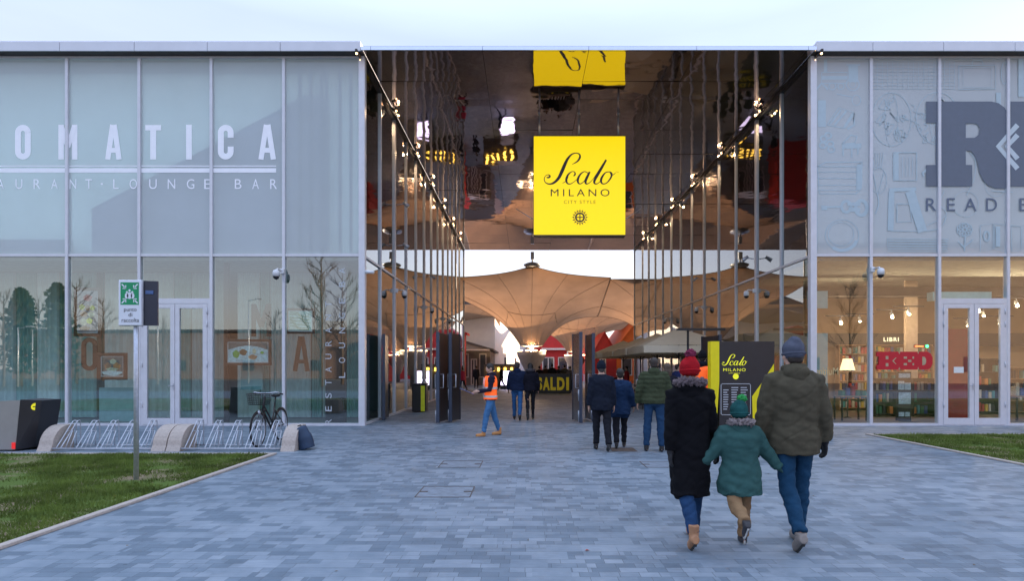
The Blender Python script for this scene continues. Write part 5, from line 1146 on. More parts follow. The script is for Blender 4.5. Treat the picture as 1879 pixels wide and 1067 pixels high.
b = MB(); b.add([tuple(cen+n_*.006+u_*a+v_*c) for a, c in ((-.04, .01), (.04, .012), (.04, -.006), (-.04, -.008))], [(0, 1, 2, 3)]); b.build('dot_mark', BLACK, t)
b = MB(); b.box(C0[0]-.06, C0[0]+.0, Yt-.04, Yt-.022, .05, .17); b.build('red_light', M('red_glow', (.6, .02, .02), .4, emit=.15), t)
# =====================================================================  MANHOLE COVERS, LITTER
def cover(label, a, c, t_, d, mode):
    Yn, Yf_ = GY(d), GY(t_); x0, x1 = X(a, Yn), X(c, Yn); xf0 = x0
    root = thing('manhole_cover', label, 'manhole cover', ((x0+x1)/2, Yn, 0), 0, 'paved manhole covers'); w_ = .013; RU = M('rusty_iron', (.11, .085, .075), .8, .3, .3, 20)
    b = MB(); b.box(x0, x1, Yn, Yn+w_, .001, .006); b.box(x0, x1, Yf_-w_, Yf_, .001, .006); b.box(x0, x0+w_, Yn+w_, Yf_-w_, .001, .006); b.box(x1-w_, x1, Yn+w_, Yf_-w_, .001, .006)
    for s_ in (x0+w_, x1-w_-.10): b.box(s_, s_+.10, (Yn+Yf_)/2-.02, (Yn+Yf_)/2+.02, .001, .007)
    b.build('iron_frame', RU, root)
    b = MB(); b.box(x0+w_, x1-w_, Yn+w_, Yf_-w_, .0005, .0025) if mode else b.box(x0+.25, x0+.256, Yn+w_, Yf_-w_, .0005, .003); b.build('cover_plate' if mode else 'joint', RU if mode == 2 else M('cover_stone', (.17, .20, .24), .7, 0, .3, 9), root)
cover('larger paved manhole cover in the centre foreground', 760, 863, 894, 914, 1)
cover('smaller paved manhole cover beyond the central one', 803, 881, 847, 859, 1)
cover('brown iron manhole cover beside the dark coated couple', 1124, 1170, 823, 829.5, 2)
cover('paved manhole cover half behind the woman in the red hat', 1186, 1262, 848, 859, 1)
b = MB(); x, y = X(1077, 5.1), 5.1; b.add([(x-.02, y, .004), (x+.0, y-.015, .012), (x+.025, y, .006), (x+.0, y+.02, .01)], [(0, 1, 2, 3)]); b.solo('dry_leaf', M('red_leaf', (.4, .06, .04), .7), 'small red leaf lying on the foreground paving', 'leaf')
# =====================================================================  CAFE TERRACE
PAR = M('parasol_canvas', (.80, .72, .56), .85, 0, .05, 3, trans=.15)
def parasol():
    t = thing('cafe_parasol', 'x', 'parasol', (0, 0, 0), 0, 'square parasols of the cafe terrace'); h, zt, zb, hw = 3.15, 3.15, 2.40, 1.72
    b = MB(); n = 4; c = [(-hw, -hw), (hw, -hw), (hw, hw), (-hw, hw)]
    for i in range(4): a, d = c[i], c[(i+1) % 4]; m_ = ((a[0]+d[0])/2, (a[1]+d[1])/2); b.add([(a[0], a[1], zb), (m_[0]*.985, m_[1]*.985, zb+.02), (d[0], d[1], zb), (0, 0, zt)], [(0, 1, 3), (1, 2, 3)])
    for i in range(4): a, d = c[i], c[(i+1) % 4]; b.add([(a[0], a[1], zb-.26), (d[0], d[1], zb-.26), (d[0], d[1], zb), (a[0], a[1], zb)], [(0, 1, 2, 3)])
    b.build('canopy', PAR, t, rel=False)
    b = MB(); b.tube([(0, 0, 0), (0, 0, zt-.03)], .03, 8); b.build('pole', DARK, t, rel=False)
    b = MB()
    for a in c: b.tube([(0, 0, zt-.06), (a[0]*.98, a[1]*.98, zb-.02)], .014, 5); b.tube([(0, 0, 2.0), (a[0]*.5, a[1]*.5, 2.72)], .012, 5)
    b.build('rib', DARK, t, rel=False); b = MB(); b.box(-.35, .35, -.35, .35, .002, .08, .01); b.build('base', DARK, t, rel=False); return t
pa = parasol(); 
for i, (x, y, l) in enumerate(((6.0, 23.2, 'nearest square beige parasol above the man in the green jacket'), (5.95, 26.8, 'second square beige parasol behind the nearest one'), (5.9, 30.4, 'third square beige parasol in the row'), (5.6, 34.0, 'farthest square beige parasol near the passage end'))):
    o = pa if i == 0 else copy_tree(pa); o.location = (x, y, 0); o['label'] = l
CHR = M('chair_brown', (.07, .045, .035), .6)
def chair():
    t = thing('cafe_chair', 'x', 'chair', (0, 0, 0), 0, 'chairs of the cafe terrace'); b = MB(); b.box(-.2, .2, -.2, .2, .43, .46, .01); b.build('seat', CHR, t)
    b = MB(); b.obox((0, .21, .68), (.4, .02, .3), (R(-8), 0, 0)); b.build('backrest', CHR, t)
    for sx in (-.18, .18):
        for sy in (-.18, .18): b = MB(); b.tube([(sx, sy, .43), (sx*1.1, sy*1.1, .002)], .012, 6); b.build('leg', DARK, t)
    b = MB()
    for sx in (-.18, .18): b.tube([(sx, .19, .44), (sx, .235, .84)], .011, 6)
    b.build('back_post', DARK, t); return t
def table():
    t = thing('cafe_table', 'x', 'table', (0, 0, 0), 0, 'tables of the cafe terrace'); b = MB(); b.box(-.35, .35, -.35, .35, .72, .75, .008); b.build('table_top', M('table_white', (.6, .58, .55), .5), t); b = MB(); b.tube([(0, 0, .02), (0, 0, .72)], .03, 8); b.build('leg', DARK, t); b = MB(); b.box(-.22, .22, -.22, .22, .002, .025); b.build('base', DARK, t); return t
ch0, tb0 = chair(), table(); nc = 0
for i, (x, y) in enumerate(((4.9, 22.4), (5.0, 25.6), (5.1, 29.4), (6.6, 24), (6.6, 28), (5.0, 33))):
    o = tb0 if i == 0 else copy_tree(tb0); o.location = (x, y, 0); o['label'] = ['white square cafe table nearest the entrance', 'white cafe table, second in the left row', 'white cafe table, third in the left row', 'white cafe table by the glass wall, nearer', 'white cafe table by the glass wall, farther', 'white cafe table farthest down the terrace'][i]
    for j, (dx, dy, rz) in enumerate(((-.65, 0, R(90)), (.65, .05, R(-90)), (0, .65, 0))):
        if i >= 3 and j == 2: continue
        c = ch0 if nc == 0 else copy_tree(ch0); c.location = (x+dx, y+dy, 0); c.rotation_euler = (0, 0, rz+random.uniform(-.2, .2)); nc += 1
        c['label'] = 'brown cafe chair '+['left of', 'right of', 'behind'][j]+' '+['the nearest table', 'the second left row table', 'the third left row table', 'the nearer table by the glass', 'the farther table by the glass', 'the farthest table'][i]
b = MB(); b.box(X(1092, 34), X(1158, 34), 35.9, 36.3, 0, .95); b.box(X(1090, 34), X(1160, 34), 35.85, 36.35, .952, 1.02); b.solo('bar_counter', M('counter_red', (.25, .04, .035), .5, 0, .2), 'long red bar counter behind the terrace tables', 'counter')
b = MB(); b.tube([(5.7, 20.8, 0), (5.7, 20.8, 2.9)], .04, 8); b.box(5.3, 7.0, 20.75, 20.85, 2.9, 2.98); b.solo('patio_heater', DARK, 'black patio heater frame above the parasols by the glass wall', 'heater')

# fallen leaves and bits of litter lying on the paving and lawn
lv = MB(); rl = random.Random(21)
for _ in range(150):
    if rl.random() < .6: x, y, z = rl.uniform(-9, -4.7), rl.uniform(5, 10.6), .04
    else: x, y, z = rl.uniform(-4.4, 7.8), rl.uniform(4.5, 15.5)**1.0, .003
    s_ = rl.uniform(.008, .022); a = rl.uniform(0, 6.28); c, q = math.cos(a)*s_, math.sin(a)*s_
    lv.add([(x-c, y-q, z), (x+q*.6, y-c*.6, z+s_*.3), (x+c, y+q, z+.002), (x-q*.6, y+c*.6, z+s_*.2)], [(0, 1, 2, 3)])
o = lv.build('fallen_leaves', M('dry_leaves', (.16, .10, .05), .8, 0, .5, 3)); tag(o, 'small dry leaves scattered on the lawn and paving', 'leaves', kind='stuff')
# =====================================================================  PEOPLE
from mathutils import noise as mnoise
SKIN = M('skin', (.50, .30, .22), .55, 0, .08, 20)
PROF = [(.34, .068, .085), (.40, .072, .092), (.47, .073, .098), (.52, .072, .100), (.60, .060, .086), (.66, .064, .090), (.73, .070, .100), (.78, .066, .110), (.81, .055, .106), (.835, .040, .072), (.86, .031, .036), (.90, .030, .034)]
def prof(f):
    for i in range(len(PROF)-1):
        a, b = PROF[i], PROF[i+1]
        if a[0] <= f <= b[0]:
            t = (f-a[0])/(b[0]-a[0]); return a[1]+(b[1]-a[1])*t, a[2]+(b[2]-a[2])*t
    return PROF[0][1:] if f < PROF[0][0] else PROF[-1][1:]
def fuse(mb, name, mat, parent, voxel, smooth=5, disp=None):
    """voxel-fuse the overlapping lofts into one continuous skin, smooth it, then add folds"""
    me = mb.mesh(name, None); o = bpy.data.objects.new(name, me); COL.objects.link(o)
    r = o.modifiers.new('r', 'REMESH'); r.mode = 'VOXEL'; r.voxel_size = voxel
    s = o.modifiers.new('s', 'SMOOTH'); s.iterations = smooth; s.factor = .6
    dg = bpy.context.evaluated_depsgraph_get(); m2 = bpy.data.meshes.new_from_object(o.evaluated_get(dg)); bpy.data.objects.remove(o); bpy.data.meshes.remove(me)
    if disp:
        n = len(m2.vertices); co = np.empty(n*3); no = np.empty(n*3); m2.vertices.foreach_get('co', co); m2.vertex_normals.foreach_get('vector', no); co = co.reshape(-1, 3); no = no.reshape(-1, 3)
        d = np.array([disp(Vector(c)) for c in co]); m2.vertices.foreach_set('co', (co+no*d[:, None]).ravel())
    m2.materials.clear(); m2.materials.append(mat); m2.name = name; m2.update()
    m2.polygons.foreach_set('use_smooth', [True]*len(m2.polygons))
    o = bpy.data.objects.new(name, m2); COL.objects.link(o); o.parent = parent; return o
def folds(amp, seed=0, quilt=0, fur=0):
    def f(c):
        v = amp*.8*mnoise.noise(Vector((c.x*6+seed, c.y*6, c.z*3.5)))+amp*.75*mnoise.noise(Vector((c.x*9+seed, c.y*9, c.z*17+c.x*7)))-amp*.7*max(0, .22-abs(mnoise.noise(Vector((c.x*5+seed*2, c.y*5, c.z*9-c.x*5)))))*3
        v += amp*.16*mnoise.noise(Vector((c.x*30, c.y*30, c.z*46)))
        if quilt: v += quilt*(abs(math.sin(math.pi*c.z/.085))**.5-.7)
        if fur: v += fur*mnoise.noise(Vector((c.x*60, c.y*60, c.z*60)))+fur*.6*mnoise.noise(Vector((c.x*120, c.y*120, c.z*120)))
        return v
    return f
def cloth(name, col, rough=.85, bump=.25, var=.14): return M('cloth_'+name, col, rough, 0, var, 9, bump=bump, bscale=220, spec=.12)
def dirv(side, abd, pitch): return Vector((side*math.sin(R(abd)), math.cos(R(abd))*math.sin(R(pitch)), -math.cos(R(abd))*math.cos(R(pitch))))
def person(label, px, Y, H, yaw, legs, arms, top, bottom, shoe, hat=None, hair=(.03, .02, .015), hair_long=False, glove=None, head=(0, 0), lean=0, lod=1, scarf=None, wide=1.0, skirtpad=0, group=None, zoff=0):
    """legs/arms: [left, right]; leg = (thigh pitch, knee bend, abduct, toe pitch); arm = (upper abduct, upper pitch, fore abduct, fore pitch)"""
    x = X(px, Y); root = thing('person', label, 'person', (x, Y, zoff), yaw, group)
    vb = {1: .0085, 2: .013, 3: .03}[lod]; vc = {1: .011, 2: .016, 3: .032}[lod]
    k = H/1.75; J = {}
    for s, sd, lg in (('L', -1, legs[0]), ('R', 1, legs[1])):
        hip = Vector((sd*.052*H, 0, .515*H)); t = dirv(sd, lg[2], lg[0]); kn = hip+t*.245*H; an = kn+dirv(sd, lg[2]*.6, lg[0]-lg[1])*.235*H
        J[s] = (hip, kn, an, lg[3])
    ft = {}
    for s in 'LR':
        an, toe = J[s][2], R(J[s][3]); rot = Matrix.Rotation(-toe, 4, 'X')
        ft[s] = [an+(rot @ Vector(v)).xyz*k for v in ((0, -.045, -.055), (0, -.005, -.045), (0, .07, -.058), (0, .135, -.068), (0, .185, -.072))]
    low = min(min(p.z for p in ft[s]) for s in 'LR')-.020*k; dz = Vector((0, 0, -low))
    for s in 'LR': J[s] = tuple(v+dz if isinstance(v, Vector) else v for v in J[s]); ft[s] = [p+dz for p in ft[s]]
    ln = lambda z: Vector((0, math.tan(R(lean))*(z-.52*H) if z > .52*H else 0, z))+dz
    A = {}
    for s, sd, am in (('L', -1, arms[0]), ('R', 1, arms[1])):
        sh = ln(.805*H)+Vector((sd*.102*H*wide, -.005, 0)); el = sh+dirv(sd, am[0], am[1])*.172*H; wr = el+dirv(sd, am[2], am[3])*.150*H; A[s] = (sh, el, wr, (wr-el).normalized(), sd)
    # body
    B = MB()
    fr = [.49, .52, .60, .66, .73, .78, .81, .835, .86, .90]
    B.tube([ln(f*H) for f in fr], [(prof(f)[0]*H*.92, prof(f)[1]*H*.95) for f in fr], 20)
    for s in 'LR':
        h_, kn, an, _ = J[s]
        B.tube([h_+Vector((0, 0, .03)), h_.lerp(kn, .4), kn, kn.lerp(an, .3), an], [.070*k, .058*k, .044*k, .042*k, .032*k], 14)
        B.tube(ft[s], [(.03*k, .034*k)]*2+[(.026*k, .04*k)]*2+[(.016*k, .034*k)], 12)
        sh, el, wr, d, sd = A[s]; B.tube([sh, sh.lerp(el, .5), el, el.lerp(wr, .35), wr], [.048*k, .044*k, .037*k, .036*k, .026*k], 12)
    hands = {}
    def hand(b, s, grow=0, curl=.45):
        sh, el, wr, d, sd = A[s]; n_ = Vector((-sd, 0, 0)); n_ = (n_-d*n_.dot(d)); n_ = n_.normalized() if n_.length > .1 else Vector((0, 0, 1)); t_ = d.cross(n_); t_ = t_ if t_.y > 0 else -t_
        q = MB(); q.ell((0, 0, 0), (.040*k+grow, .050*k+grow, .015*k+grow), 14, 9); mt = Matrix((t_, d, n_)).transposed(); c = wr+d*.048*k
        b.add([tuple(mt @ Vector(v)+c) for v in q.v], q.f, True); b.tube([wr-d*.02, wr+d*.03*k], [.026*k+grow, .024*k+grow], 10)
        if lod == 3: return
        for off, L_ in ((.029, .072), (.010, .080), (-.010, .074), (-.028, .058)):
            p0 = wr+d*.078*k+t_*off*k; p1 = p0+(d+n_*curl*.6).normalized()*L_*.45*k; p2 = p1+(d+n_*curl*1.8).normalized()*L_*.32*k; p3 = p2+(d*.8+n_*curl*3).normalized()*L_*.25*k
            b.tube([p0-d*.02, p1, p2, p3], [.0092*k+grow, .0088*k+grow, .0082*k+grow, .007*k+grow], 8)
        p0 = wr+d*.025*k+t_*.025*k; p1 = p0+(d*.7+t_*.6+n_*.3).normalized()*.034*k; p2 = p1+(d+t_*.15+n_*.3).normalized()*.030*k; b.tube([p0, p1, p2], [.012*k+grow, .0105*k+grow, .009*k+grow], 8)
    for s in 'LR': hand(B, s)
    hc = ln(.915*H)+Vector((0, .012+math.tan(R(lean))*.02, .022*H*.5)); hs_ = (H/1.75)**.55*1.02
    rm = Matrix.Rotation(R(head[0]), 3, 'Z') @ Matrix.Rotation(R(-head[1]), 3, 'X')
    hp = lambda x_, y_, z_: hc+rm @ Vector((x_, y_, z_))*hs_
    def hell(b, c, r, n=18, m=12):
        q = MB(); q.ell((0, 0, 0), r, n, m); b.add([tuple(hp(v[0]+c[0], v[1]+c[1], v[2]+c[2])) for v in q.v], q.f, True)
    hell(B, (0, -.008, .022), (.075, .094, .092)); hell(B, (0, .022, -.045), (.058, .066, .066)); hell(B, (0, .058, -.082), (.026, .022, .020), 12, 8)
    B.tube([hp(0, .082, .018), hp(0, .098, -.012), hp(0, .106, -.026)], [.008*hs_, .012*hs_, .013*hs_], 8)
    hell(B, (0, .080, .030), (.045, .013, .010), 12, 8); hell(B, (0, .085, -.055), (.022, .010, .006), 10, 6); hell(B, (0, .083, -.064), (.019, .010, .006), 10, 6)
    for sd in (-1, 1): hell(B, (sd*.077, -.006, -.008), (.010, .020, .032), 10, 8); hell(B, (sd*.042, .062, -.025), (.024, .02, .022), 10, 8)
    B.tube([ln(.84*H), hp(0, -.012, -.05)], [.056*k, .050*hs_], 14)
    fuse(B, 'body', SKIN, root, vb, 3)
    if lod < 3:
        for sd in (-1, 1):
            e = MB(); hell(e, (sd*.031, .081, .008), (.011, .008, .008), 10, 8); eo = e.build('eye', M('eye_white', (.6, .58, .55), .3), root, rel=False)
            e = MB(); hell(e, (sd*.031, .088, .008), (.0055, .0025, .0055), 10, 6); e.build('iris', M('eye_dark', (.03, .02, .015), .2), eo, rel=False)
    # hair and hat
    if hair:
        b = MB(); hell(b, (0, -.020, .034), (.083, .096, .094)); hell(b, (0, -.045, -.02), (.070, .062, .075))
        if hair_long: b.tube([hp(0, -.05, .04), hp(0, -.075, -.06), hp(0, -.085, -.17)], [(.05*hs_, .08*hs_), (.045*hs_, .085*hs_), (.02*hs_, .06*hs_)], 14)
        fuse(b, 'hair', M('hair_%d' % int(hair[0]*1000), hair, .6, 0, .3, 60), root, vb*1.15, 2, folds(.004, 3, fur=.005))
    if hat:
        b = MB(); hell(b, (0, -.012, .050), (.091, .110, .094)); hell(b, (0, -.020, .005), (.090, .104, .055)); hell(b, (0, -.03, .10), (.062, .07, .062))
        ho = fuse(b, 'hat', cloth('hat_'+hat[0], hat[1], .95, .8, .2), root, vb, 3, folds(.006, 5))
        b = MB(); b.tube([hp(.086*math.cos(a), -.014+.101*math.sin(a), .010-.01*math.sin(a)) for a in [2*math.pi*i/24 for i in range(25)]], [(.011*hs_, .011*hs_)]*25, 8, caps=False); b.build('hat_cuff', MATS['cloth_hat_'+hat[0]], ho, rel=False)
        if len(hat) > 2: b = MB(); hell(b, (hat[2][0], -.035, .165), (.048, .05, .045)); fuse(b, 'pompom', cloth('pom_'+hat[0], hat[3] if len(hat) > 3 else hat[1], .95, .8, .2), ho, vb, 1, folds(.004, 2, fur=.02))
    # trousers
    bn, bcol, bpad = bottom; b = MB(); w0 = .60*H
    b.tube([ln(f*H) for f in (.475, .50, .53, .57, .60)], [((prof(f)[0]*H+bpad)*(.8 if f < .48 else 1), (prof(f)[1]*H+bpad)*(.85 if f < .48 else 1)) for f in (.475, .50, .53, .57, .60)], 22)
    for s in 'LR':
        h_, kn, an, _ = J[s]; e_ = kn.lerp(an, .97); b.tube([h_+Vector((0, 0, .03)), h_.lerp(kn, .25), h_.lerp(kn, .6), kn, kn.lerp(an, .35), kn.lerp(an, .7), e_], [.087*k+bpad*.6, .083*k+bpad*.7, .068*k+bpad, .058*k+bpad, .058*k+bpad, .047*k+bpad*1.1, .043*k+bpad*1.3], 16)
    fuse(b, 'trousers', cloth(bn, bcol, .9), root, vc, 3, folds(.014 if lod < 3 else 0, px))
    # shoes
    for s in 'LR':
        b = MB(); b.tube([p+Vector((0, 0, .004)) for p in ft[s]], [(.036*k, .040*k), (.044*k, .043*k), (.036*k, .047*k), (.030*k, .047*k), (.018*k, .038*k)], 14); an = J[s][2]; b.tube([an+Vector((0, -.005, .09 if shoe[2:] else .02)), an+Vector((0, 0, -.04))*k], [.050*k, .044*k], 12)
        so_ = fuse(b, 'shoe', M('shoe_'+shoe[0], shoe[1], .6, 0, .15, 12), root, vb, 2)
        if lod < 3:
            b = MB(); P = [p+Vector((0, 0, -.018*k)) for p in ft[s]]; b.tube(P, [(.012*k, .038*k), (.012*k, .040*k), (.012*k, .047*k), (.010*k, .046*k), (.008*k, .034*k)], 12); b.build('sole', M('sole_dark' if shoe[0] != 'black_white' else 'sole_pale', (.03, .03, .03) if shoe[0] != 'black_white' else (.5, .5, .48), .7), so_, rel=False)
    # coat: hem fraction, pad, flare, sleeve pad
    tn, tcol, hem, pad, flare, quilt, hood, fur = top; b = MB()
    fs = [f for f in (hem, hem+.04, .40, .47, .52, .60, .66, .73, .78, .81, .835, .855) if f == hem or f > hem+.03]
    cc = (J['L'][1]+J['R'][1])/2
    rs, ps = [], []
    for f in fs:
        d_, w_ = prof(f); t = max(0, (.60-f)/(.60-hem)) if hem < .6 else 0
        pd = pad*(1 if f < .8 else .6)
        rs.append(((d_*H+pd+flare*t+skirtpad*t)*1.0, (w_*H*wide+pd*1.15+flare*t)*(1 if f < .82 else .95))); c = ln(f*H); 
        if f < .5: c = c+Vector((cc.x, cc.y, 0))*((.52-f)*2.0)
        ps.append(c)
    b.tube(ps, rs, 26)
    for s in 'LR':
        sh, el, wr, d, sd = A[s]; sp = pad*.62; b.tube([sh+Vector((-sd*.05, 0, .005)), sh, sh.lerp(el, .5), el, el.lerp(wr, .5), wr-d*.012], [.052*k+sp, .058*k+sp, .055*k+sp, .048*k+sp, .044*k+sp, .038*k+sp*.9], 16)
    if hem < .42:
        for s in 'LR':
            h_, kn, an, _ = J[s]; P = [h_, h_.lerp(kn, .5)]; z_ = ln(hem*H).z
            P.append(h_.lerp(kn, min(1, max(.6, (h_.z-z_)/(h_.z-kn.z)))) if z_ > kn.z else kn)
            if z_ < kn.z: P.append(Vector((kn.lerp(an, .25).x, kn.lerp(an, .1).y, z_)))
            b.tube(P, [.088*k+pad*.7]*len(P), 16)
    fuse(b, 'coat', cloth(tn, tcol, .88, .6), root, vc, 4, folds(.0135 if lod < 3 else 0, px*.37, quilt=quilt))
    if hood:
        b = MB(); hz = ln(.84*H)+Vector((0, -.072*k, .0)); b.ell(tuple(hz), (.115*k, .065*k, .075*k), 18, 12); b.ell(tuple(hz+Vector((0, -.015, -.06*k))), (.085*k, .05*k, .07*k), 16, 10)
        b.tube([ln(.853*H)+Vector((.085*k*math.cos(a), .075*k*math.sin(a)-.01, .012-.02*math.sin(a))) for a in [2*math.pi*i/20 for i in range(21)]], .030*k, 10, caps=False); fuse(b, 'hood', MATS['cloth_'+tn], root, vc*.9, 3, folds(.008, 9))
    if fur:
        b = MB(); b.tube([ln(.862*H)+Vector((.118*k*math.cos(a), -.02+.105*k*math.sin(a), .008+(-.012)*math.sin(a))) for a in [2*math.pi*i/24 for i in range(25)]], .038*k, 10, caps=False); fuse(b, 'fur_collar', M('fur_'+tn, fur, .95, 0, .35, 70, bump=.8, bscale=200), root, vb, 1, folds(.006, 1, fur=.03))
    if glove:
        for s in 'LR':
            b = MB(); hand(b, s, .004, .5); sh, el, wr, d, sd = A[s]; b.tube([wr-d*.035, wr+d*.01], [.038*k, .034*k], 12); fuse(b, 'glove', M('glove_'+glove[0], glove[1], .8, 0, .2, 30), root, vb*.75, 1)
    if scarf: b = MB(); b.tube([ln(.866*H)+Vector((.068*k*math.cos(a), .066*k*math.sin(a), .0)) for a in [2*math.pi*i/16 for i in range(17)]], .026*k, 8, caps=False); b.build('scarf', cloth(scarf[0], scarf[1]), root, rel=False)
    return root, A, J, ln, k
HANG = (8, -3, 5, 6); JB = ('denim', (.03, .085, .20))
DJ = ('dark_denim', (.018, .05, .12)); BKT = ('black_trousers', (.014, .015, .02))
# the family walking away in the foreground
person('woman in a long black coat with fur trimmed hood, red hat and tan boots', 1266, 5.35, 1.64, R(2), [(-16, 14, -2, 24), (12, 4, -1, 0)], [(5, -8, 3, -2), (8, 2, 14, 10)],
       ('black_coat', (.006, .006, .008), .25, .032, .010, 0, True, (.16, .12, .13)), ('dark_denim', (.018, .05, .12), .012), ('tan_boot', (.36, .18, .09), 1), hat=('red', (.42, .012, .02), (0, 0), (.20, .03, .07)), hair=None, glove=('black', (.012, .012, .015)), wide=.93, skirtpad=.02)
person('small child in a teal coat with a fur trimmed hood and bright green bobble hat', 1357, 5.22, 1.25, R(-2), [(-26, 52, 2, 40), (12, 6, 0, 0)], [(28, 4, 44, 8), (30, 2, 40, 6)],
       ('teal_coat', (.04, .105, .10), .36, .045, .03, 0, True, (.30, .25, .25)), ('khaki', (.26, .16, .085), .014), ('black_white', (.03, .03, .035)), hat=('green', (.02, .10, .10), (.02, 0), (.05, .38, .10)), hair=None, glove=('teal', (.02, .07, .07)), head=(0, 0), wide=1.0)
person('tall man in an olive green parka, grey knitted hat and blue jeans', 1456, 5.3, 1.80, R(-2), [(-9, 26, -2, 28), (6, 3, -1, 0)], [(11, 4, 10, 10), (14, -2, 6, 10)],
       ('olive_parka', (.085, .074, .050), .435, .042, .004, .004, True, None), ('blue_denim', (.012, .048, .10), .010), ('grey_trainer', (.22, .19, .17)), hat=('grey', (.10, .11, .15)), hair=(.03, .02, .015), glove=('black', (.012, .012, .015)), head=(6, 0), wide=1.02)
# middle distance
person('elderly man seen from behind in a dark navy coat, dark cap and trousers', 1104, 11.35, 1.68, R(4), [(10, 4, 0, 0), (-12, 12, 0, 14)], [HANG, HANG], ('navy_coat', (.012, .016, .028), .44, .034, .006, 0, False, None), BKT+(.016,), ('black', (.015, .015, .017)), hat=('navy', (.014, .018, .03)), hair=(.05, .045, .04), lean=2, wide=1.04, lod=2)
person('woman with dark hair in a blue quilted coat and black trousers', 1138, 11.7, 1.55, R(-6), [(-10, 12, 0, 12), (10, 4, 0, 0)], [(12, 4, 6, 16), (16, -6, 8, 22)], ('blue_coat', (.015, .035, .085), .41, .035, .03, .002, False, None), BKT+(.014,), ('black', (.015, .015, .017)), hair=(.02, .015, .012), lod=2)
person('man in a green quilted jacket and blue jeans standing with his back turned', 1200, 11.2, 1.76, R(-4), [(2, 2, 4, 0), (-2, 2, 4, 0)], [(16, -4, 4, 20), (16, -4, 4, 24)], ('green_puffer', (.050, .062, .034), .50, .050, .0, .013, True, None), ('denim', (.018, .05, .11), .016), ('black', (.015, .015, .017)), hair=(.03, .02, .015), lod=2, wide=1.08)
person('woman with dark hair in black standing right behind the man in the green jacket', 1224, 12.3, 1.66, R(10), [(2, 2, 2, 0), (-2, 2, 2, 0)], [HANG, HANG], ('black_jacket', (.012, .012, .02), .42, .03, .01, 0, False, None), BKT+(.01,), ('black', (.015, .015, .017)), hair=(.06, .035, .02), hair_long=True, lod=2)
vm = person('young man in an orange high visibility vest, blue jeans and tan boots holding papers', 900, 13.8, 1.70, R(104), [(17, 8, 3, -4), (-15, 4, 3, 0)], [(6, 12, -12, 82), (12, 8, 8, 74)], ('purple_navy_jacket', (.022, .018, .035), .49, .022, .0, 0, True, None), ('light_denim', (.06, .16, .32), .012), ('tan_leather', (.50, .22, .07), 1), hair=(.02, .015, .012), head=(0, 22), lod=2)
def vest(p, H, hem, pad, wide=1.0):
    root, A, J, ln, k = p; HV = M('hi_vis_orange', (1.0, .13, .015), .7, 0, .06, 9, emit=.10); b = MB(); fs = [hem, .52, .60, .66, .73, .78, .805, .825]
    b.tube([ln(f*H) for f in fs], [(prof(f)[0]*H+pad, (prof(f)[1]*H*wide+pad)*(1 if f < .76 else (.90 if f < .8 else .8))) for f in fs], 26); o = fuse(b, 'vest', HV, root, .014, 3, folds(.006, 2))
    for z in (.545, .645): b = MB(); d_, w_ = prof(z); P = []; n = 28
    RS = M('reflective_strip', (.62, .62, .62), .35, .2)
    for z in (.545, .66):
        d_, w_ = prof(z); rd, rw = d_*H+pad+.007, w_*H*wide+pad+.007; c = ln(z*H); b = MB(); n = 30
        vs = [(c.x+rw*math.cos(2*math.pi*i/n), c.y+rd*math.sin(2*math.pi*i/n), c.z+q) for q in (-.025, .025) for i in range(n)]; b.add(vs, [(i, (i+1) % n, n+(i+1) % n, n+i) for i in range(n)], True); b.build('reflective_band', RS, o, rel=False)
    b = MB()
    for sd in (-1, 1): b.tube([ln(.545*H)+Vector((sd*.07, prof(.545)[0]*H+pad+.004, 0)), ln(.7*H)+Vector((sd*.075, prof(.7)[0]*H+pad+.004, 0)), ln(.8*H)+Vector((sd*.08, prof(.8)[0]*H+pad+.004, 0))], [(.006, .022)]*3, 6)
    b.build('reflective_brace', RS, o, rel=False)
vest(vm, 1.70, .505, .042)
# papers held in both hands
root, A, J, ln, k = vm; mw = Matrix.Translation(root.location) @ Matrix.Rotation(R(104), 4, 'Z')
hm = (A['L'][2]+A['R'][2])/2+A['L'][3]*.13; c = mw @ hm
t = thing('clipboard', 'blue and white papers on a clipboard held by the man in the orange vest', 'clipboard', tuple(c), R(104)); b = MB(); b.obox((0, .13, .03), (.23, .33, .012), (R(24), 0, 0)); b.build('board', M('clip_blue', (.06, .07, .2), .5), t, rel=False)
b = MB(); b.obox((0, .132, .039), (.21, .31, .004), (R(24), 0, 0)); b.build('paper', M('paper_blue', (.45, .5, .62), .7), t, rel=False)
w2 = person('worker in an orange vest and black knitted hat half hidden behind the black totem', 1289, 13.3, 1.93, R(-20), [(2, 2, 3, 0), (-2, 2, 3, 0)], [(14, 0, 10, 10), (14, 0, 10, 30)], ('black_jacket', (.012, .012, .02), .48, .03, .0, 0, True, None), BKT+(.015,), ('black', (.015, .015, .017)), hat=('black', (.012, .012, .015)), lod=2, wide=1.1)
vest(w2, 1.93, .50, .048, 1.1)
person('man in a navy hooded jacket and jeans walking away into the passage', 949, 18.0, 1.76, R(-2), [(12, 4, 0, 0), (-14, 14, 0, 16)], [(12, 0, 4, 30), (12, 0, 4, 30)], ('navy_hooded', (.012, .020, .05), .50, .045, .0, .002, True, None), ('denim2', (.03, .10, .24), .012), ('black', (.015, .015, .017)), hair=(.03, .02, .015), lod=2, scarf=('grey_scarf', (.25, .27, .33)), wide=1.06)
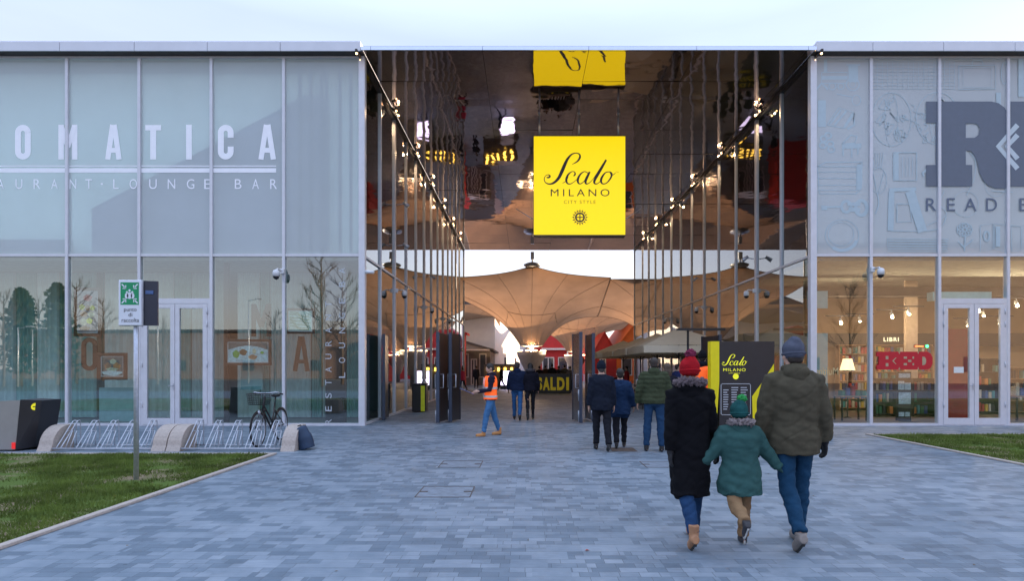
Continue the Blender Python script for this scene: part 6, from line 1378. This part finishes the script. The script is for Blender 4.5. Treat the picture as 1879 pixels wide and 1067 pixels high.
person('woman in black with a fluffy hood and slim trousers beside the man in navy', 973, 18.0, 1.70, R(3), [(-12, 10, 0, 14), (10, 3, 0, 0)], [(12, 0, 4, 20), (12, 0, 4, 20)], ('black_jacket', (.012, .012, .02), .50, .040, .0, 0, True, (.09, .08, .09)), BKT+(.002,), ('black', (.015, .015, .017), 1), hair=(.012, .01, .01), hair_long=True, lod=2)
# far people
W1 = [(18, 6, 0, 0), (-18, 14, 0, 16)]; ST = [(2, 2, 2, 0), (-2, 2, 2, 0)]
far = [('person in dark clothes standing before the grey shop front', 874, 47, 1.74, 20, ST, (.02, .02, .03), (.015, .015, .02)),
 ('person in dark clothes striding past the lilac counter', 920, 42.5, 1.74, 95, W1, (.015, .012, .02), (.03, .03, .05)),
 ('person in a pink coat at the far left end of the passage', 848.5, 40.5, 1.62, 60, W1, (.55, .05, .12), (.03, .02, .03)),
 ('person in a black coat behind the sale wall, leftmost of the crowd', 990, 39, 1.70, 10, ST, (.015, .015, .02), (.02, .02, .02)),
 ('person in a dark brown jacket behind the second letter of the sale wall', 1001, 39.8, 1.76, -20, ST, (.05, .03, .02), (.02, .02, .02)),
 ('tall person in black behind the middle letter of the sale wall', 1013, 39.2, 1.84, 0, ST, (.012, .012, .014), (.02, .02, .02)),
 ('person in charcoal behind the fourth letter of the sale wall', 1025, 40, 1.72, 30, ST, (.03, .03, .035), (.02, .02, .02)),
 ('person in an olive coat behind the last letter of the sale wall', 1036, 39.4, 1.78, -10, ST, (.07, .065, .05), (.02, .02, .02)),
 ('person in a grey coat at the right end of the sale wall', 1046, 39, 1.68, 15, ST, (.14, .13, .13), (.02, .02, .02)),
 ('person in a pale scarf and navy coat beside the nearest parasol', 1243, 21, 1.70, -60, ST, (.03, .04, .12), (.02, .02, .03)),
 ('person in a red jacket among the terrace tables', 1150, 30, 1.66, 80, ST, (.35, .03, .04), (.02, .02, .03))]
for i, (lb, px, Y, H, yw, lg, c1, c2) in enumerate(far):
    person(lb, px, Y, H, R(yw), lg, [HANG, HANG], (f'far{i}', c1, .45, .03, .01, 0, False, None), (f'fart{i}', c2, .01), ('black', (.015, .015, .017)), hair=(.02, .015, .012), lod=3)
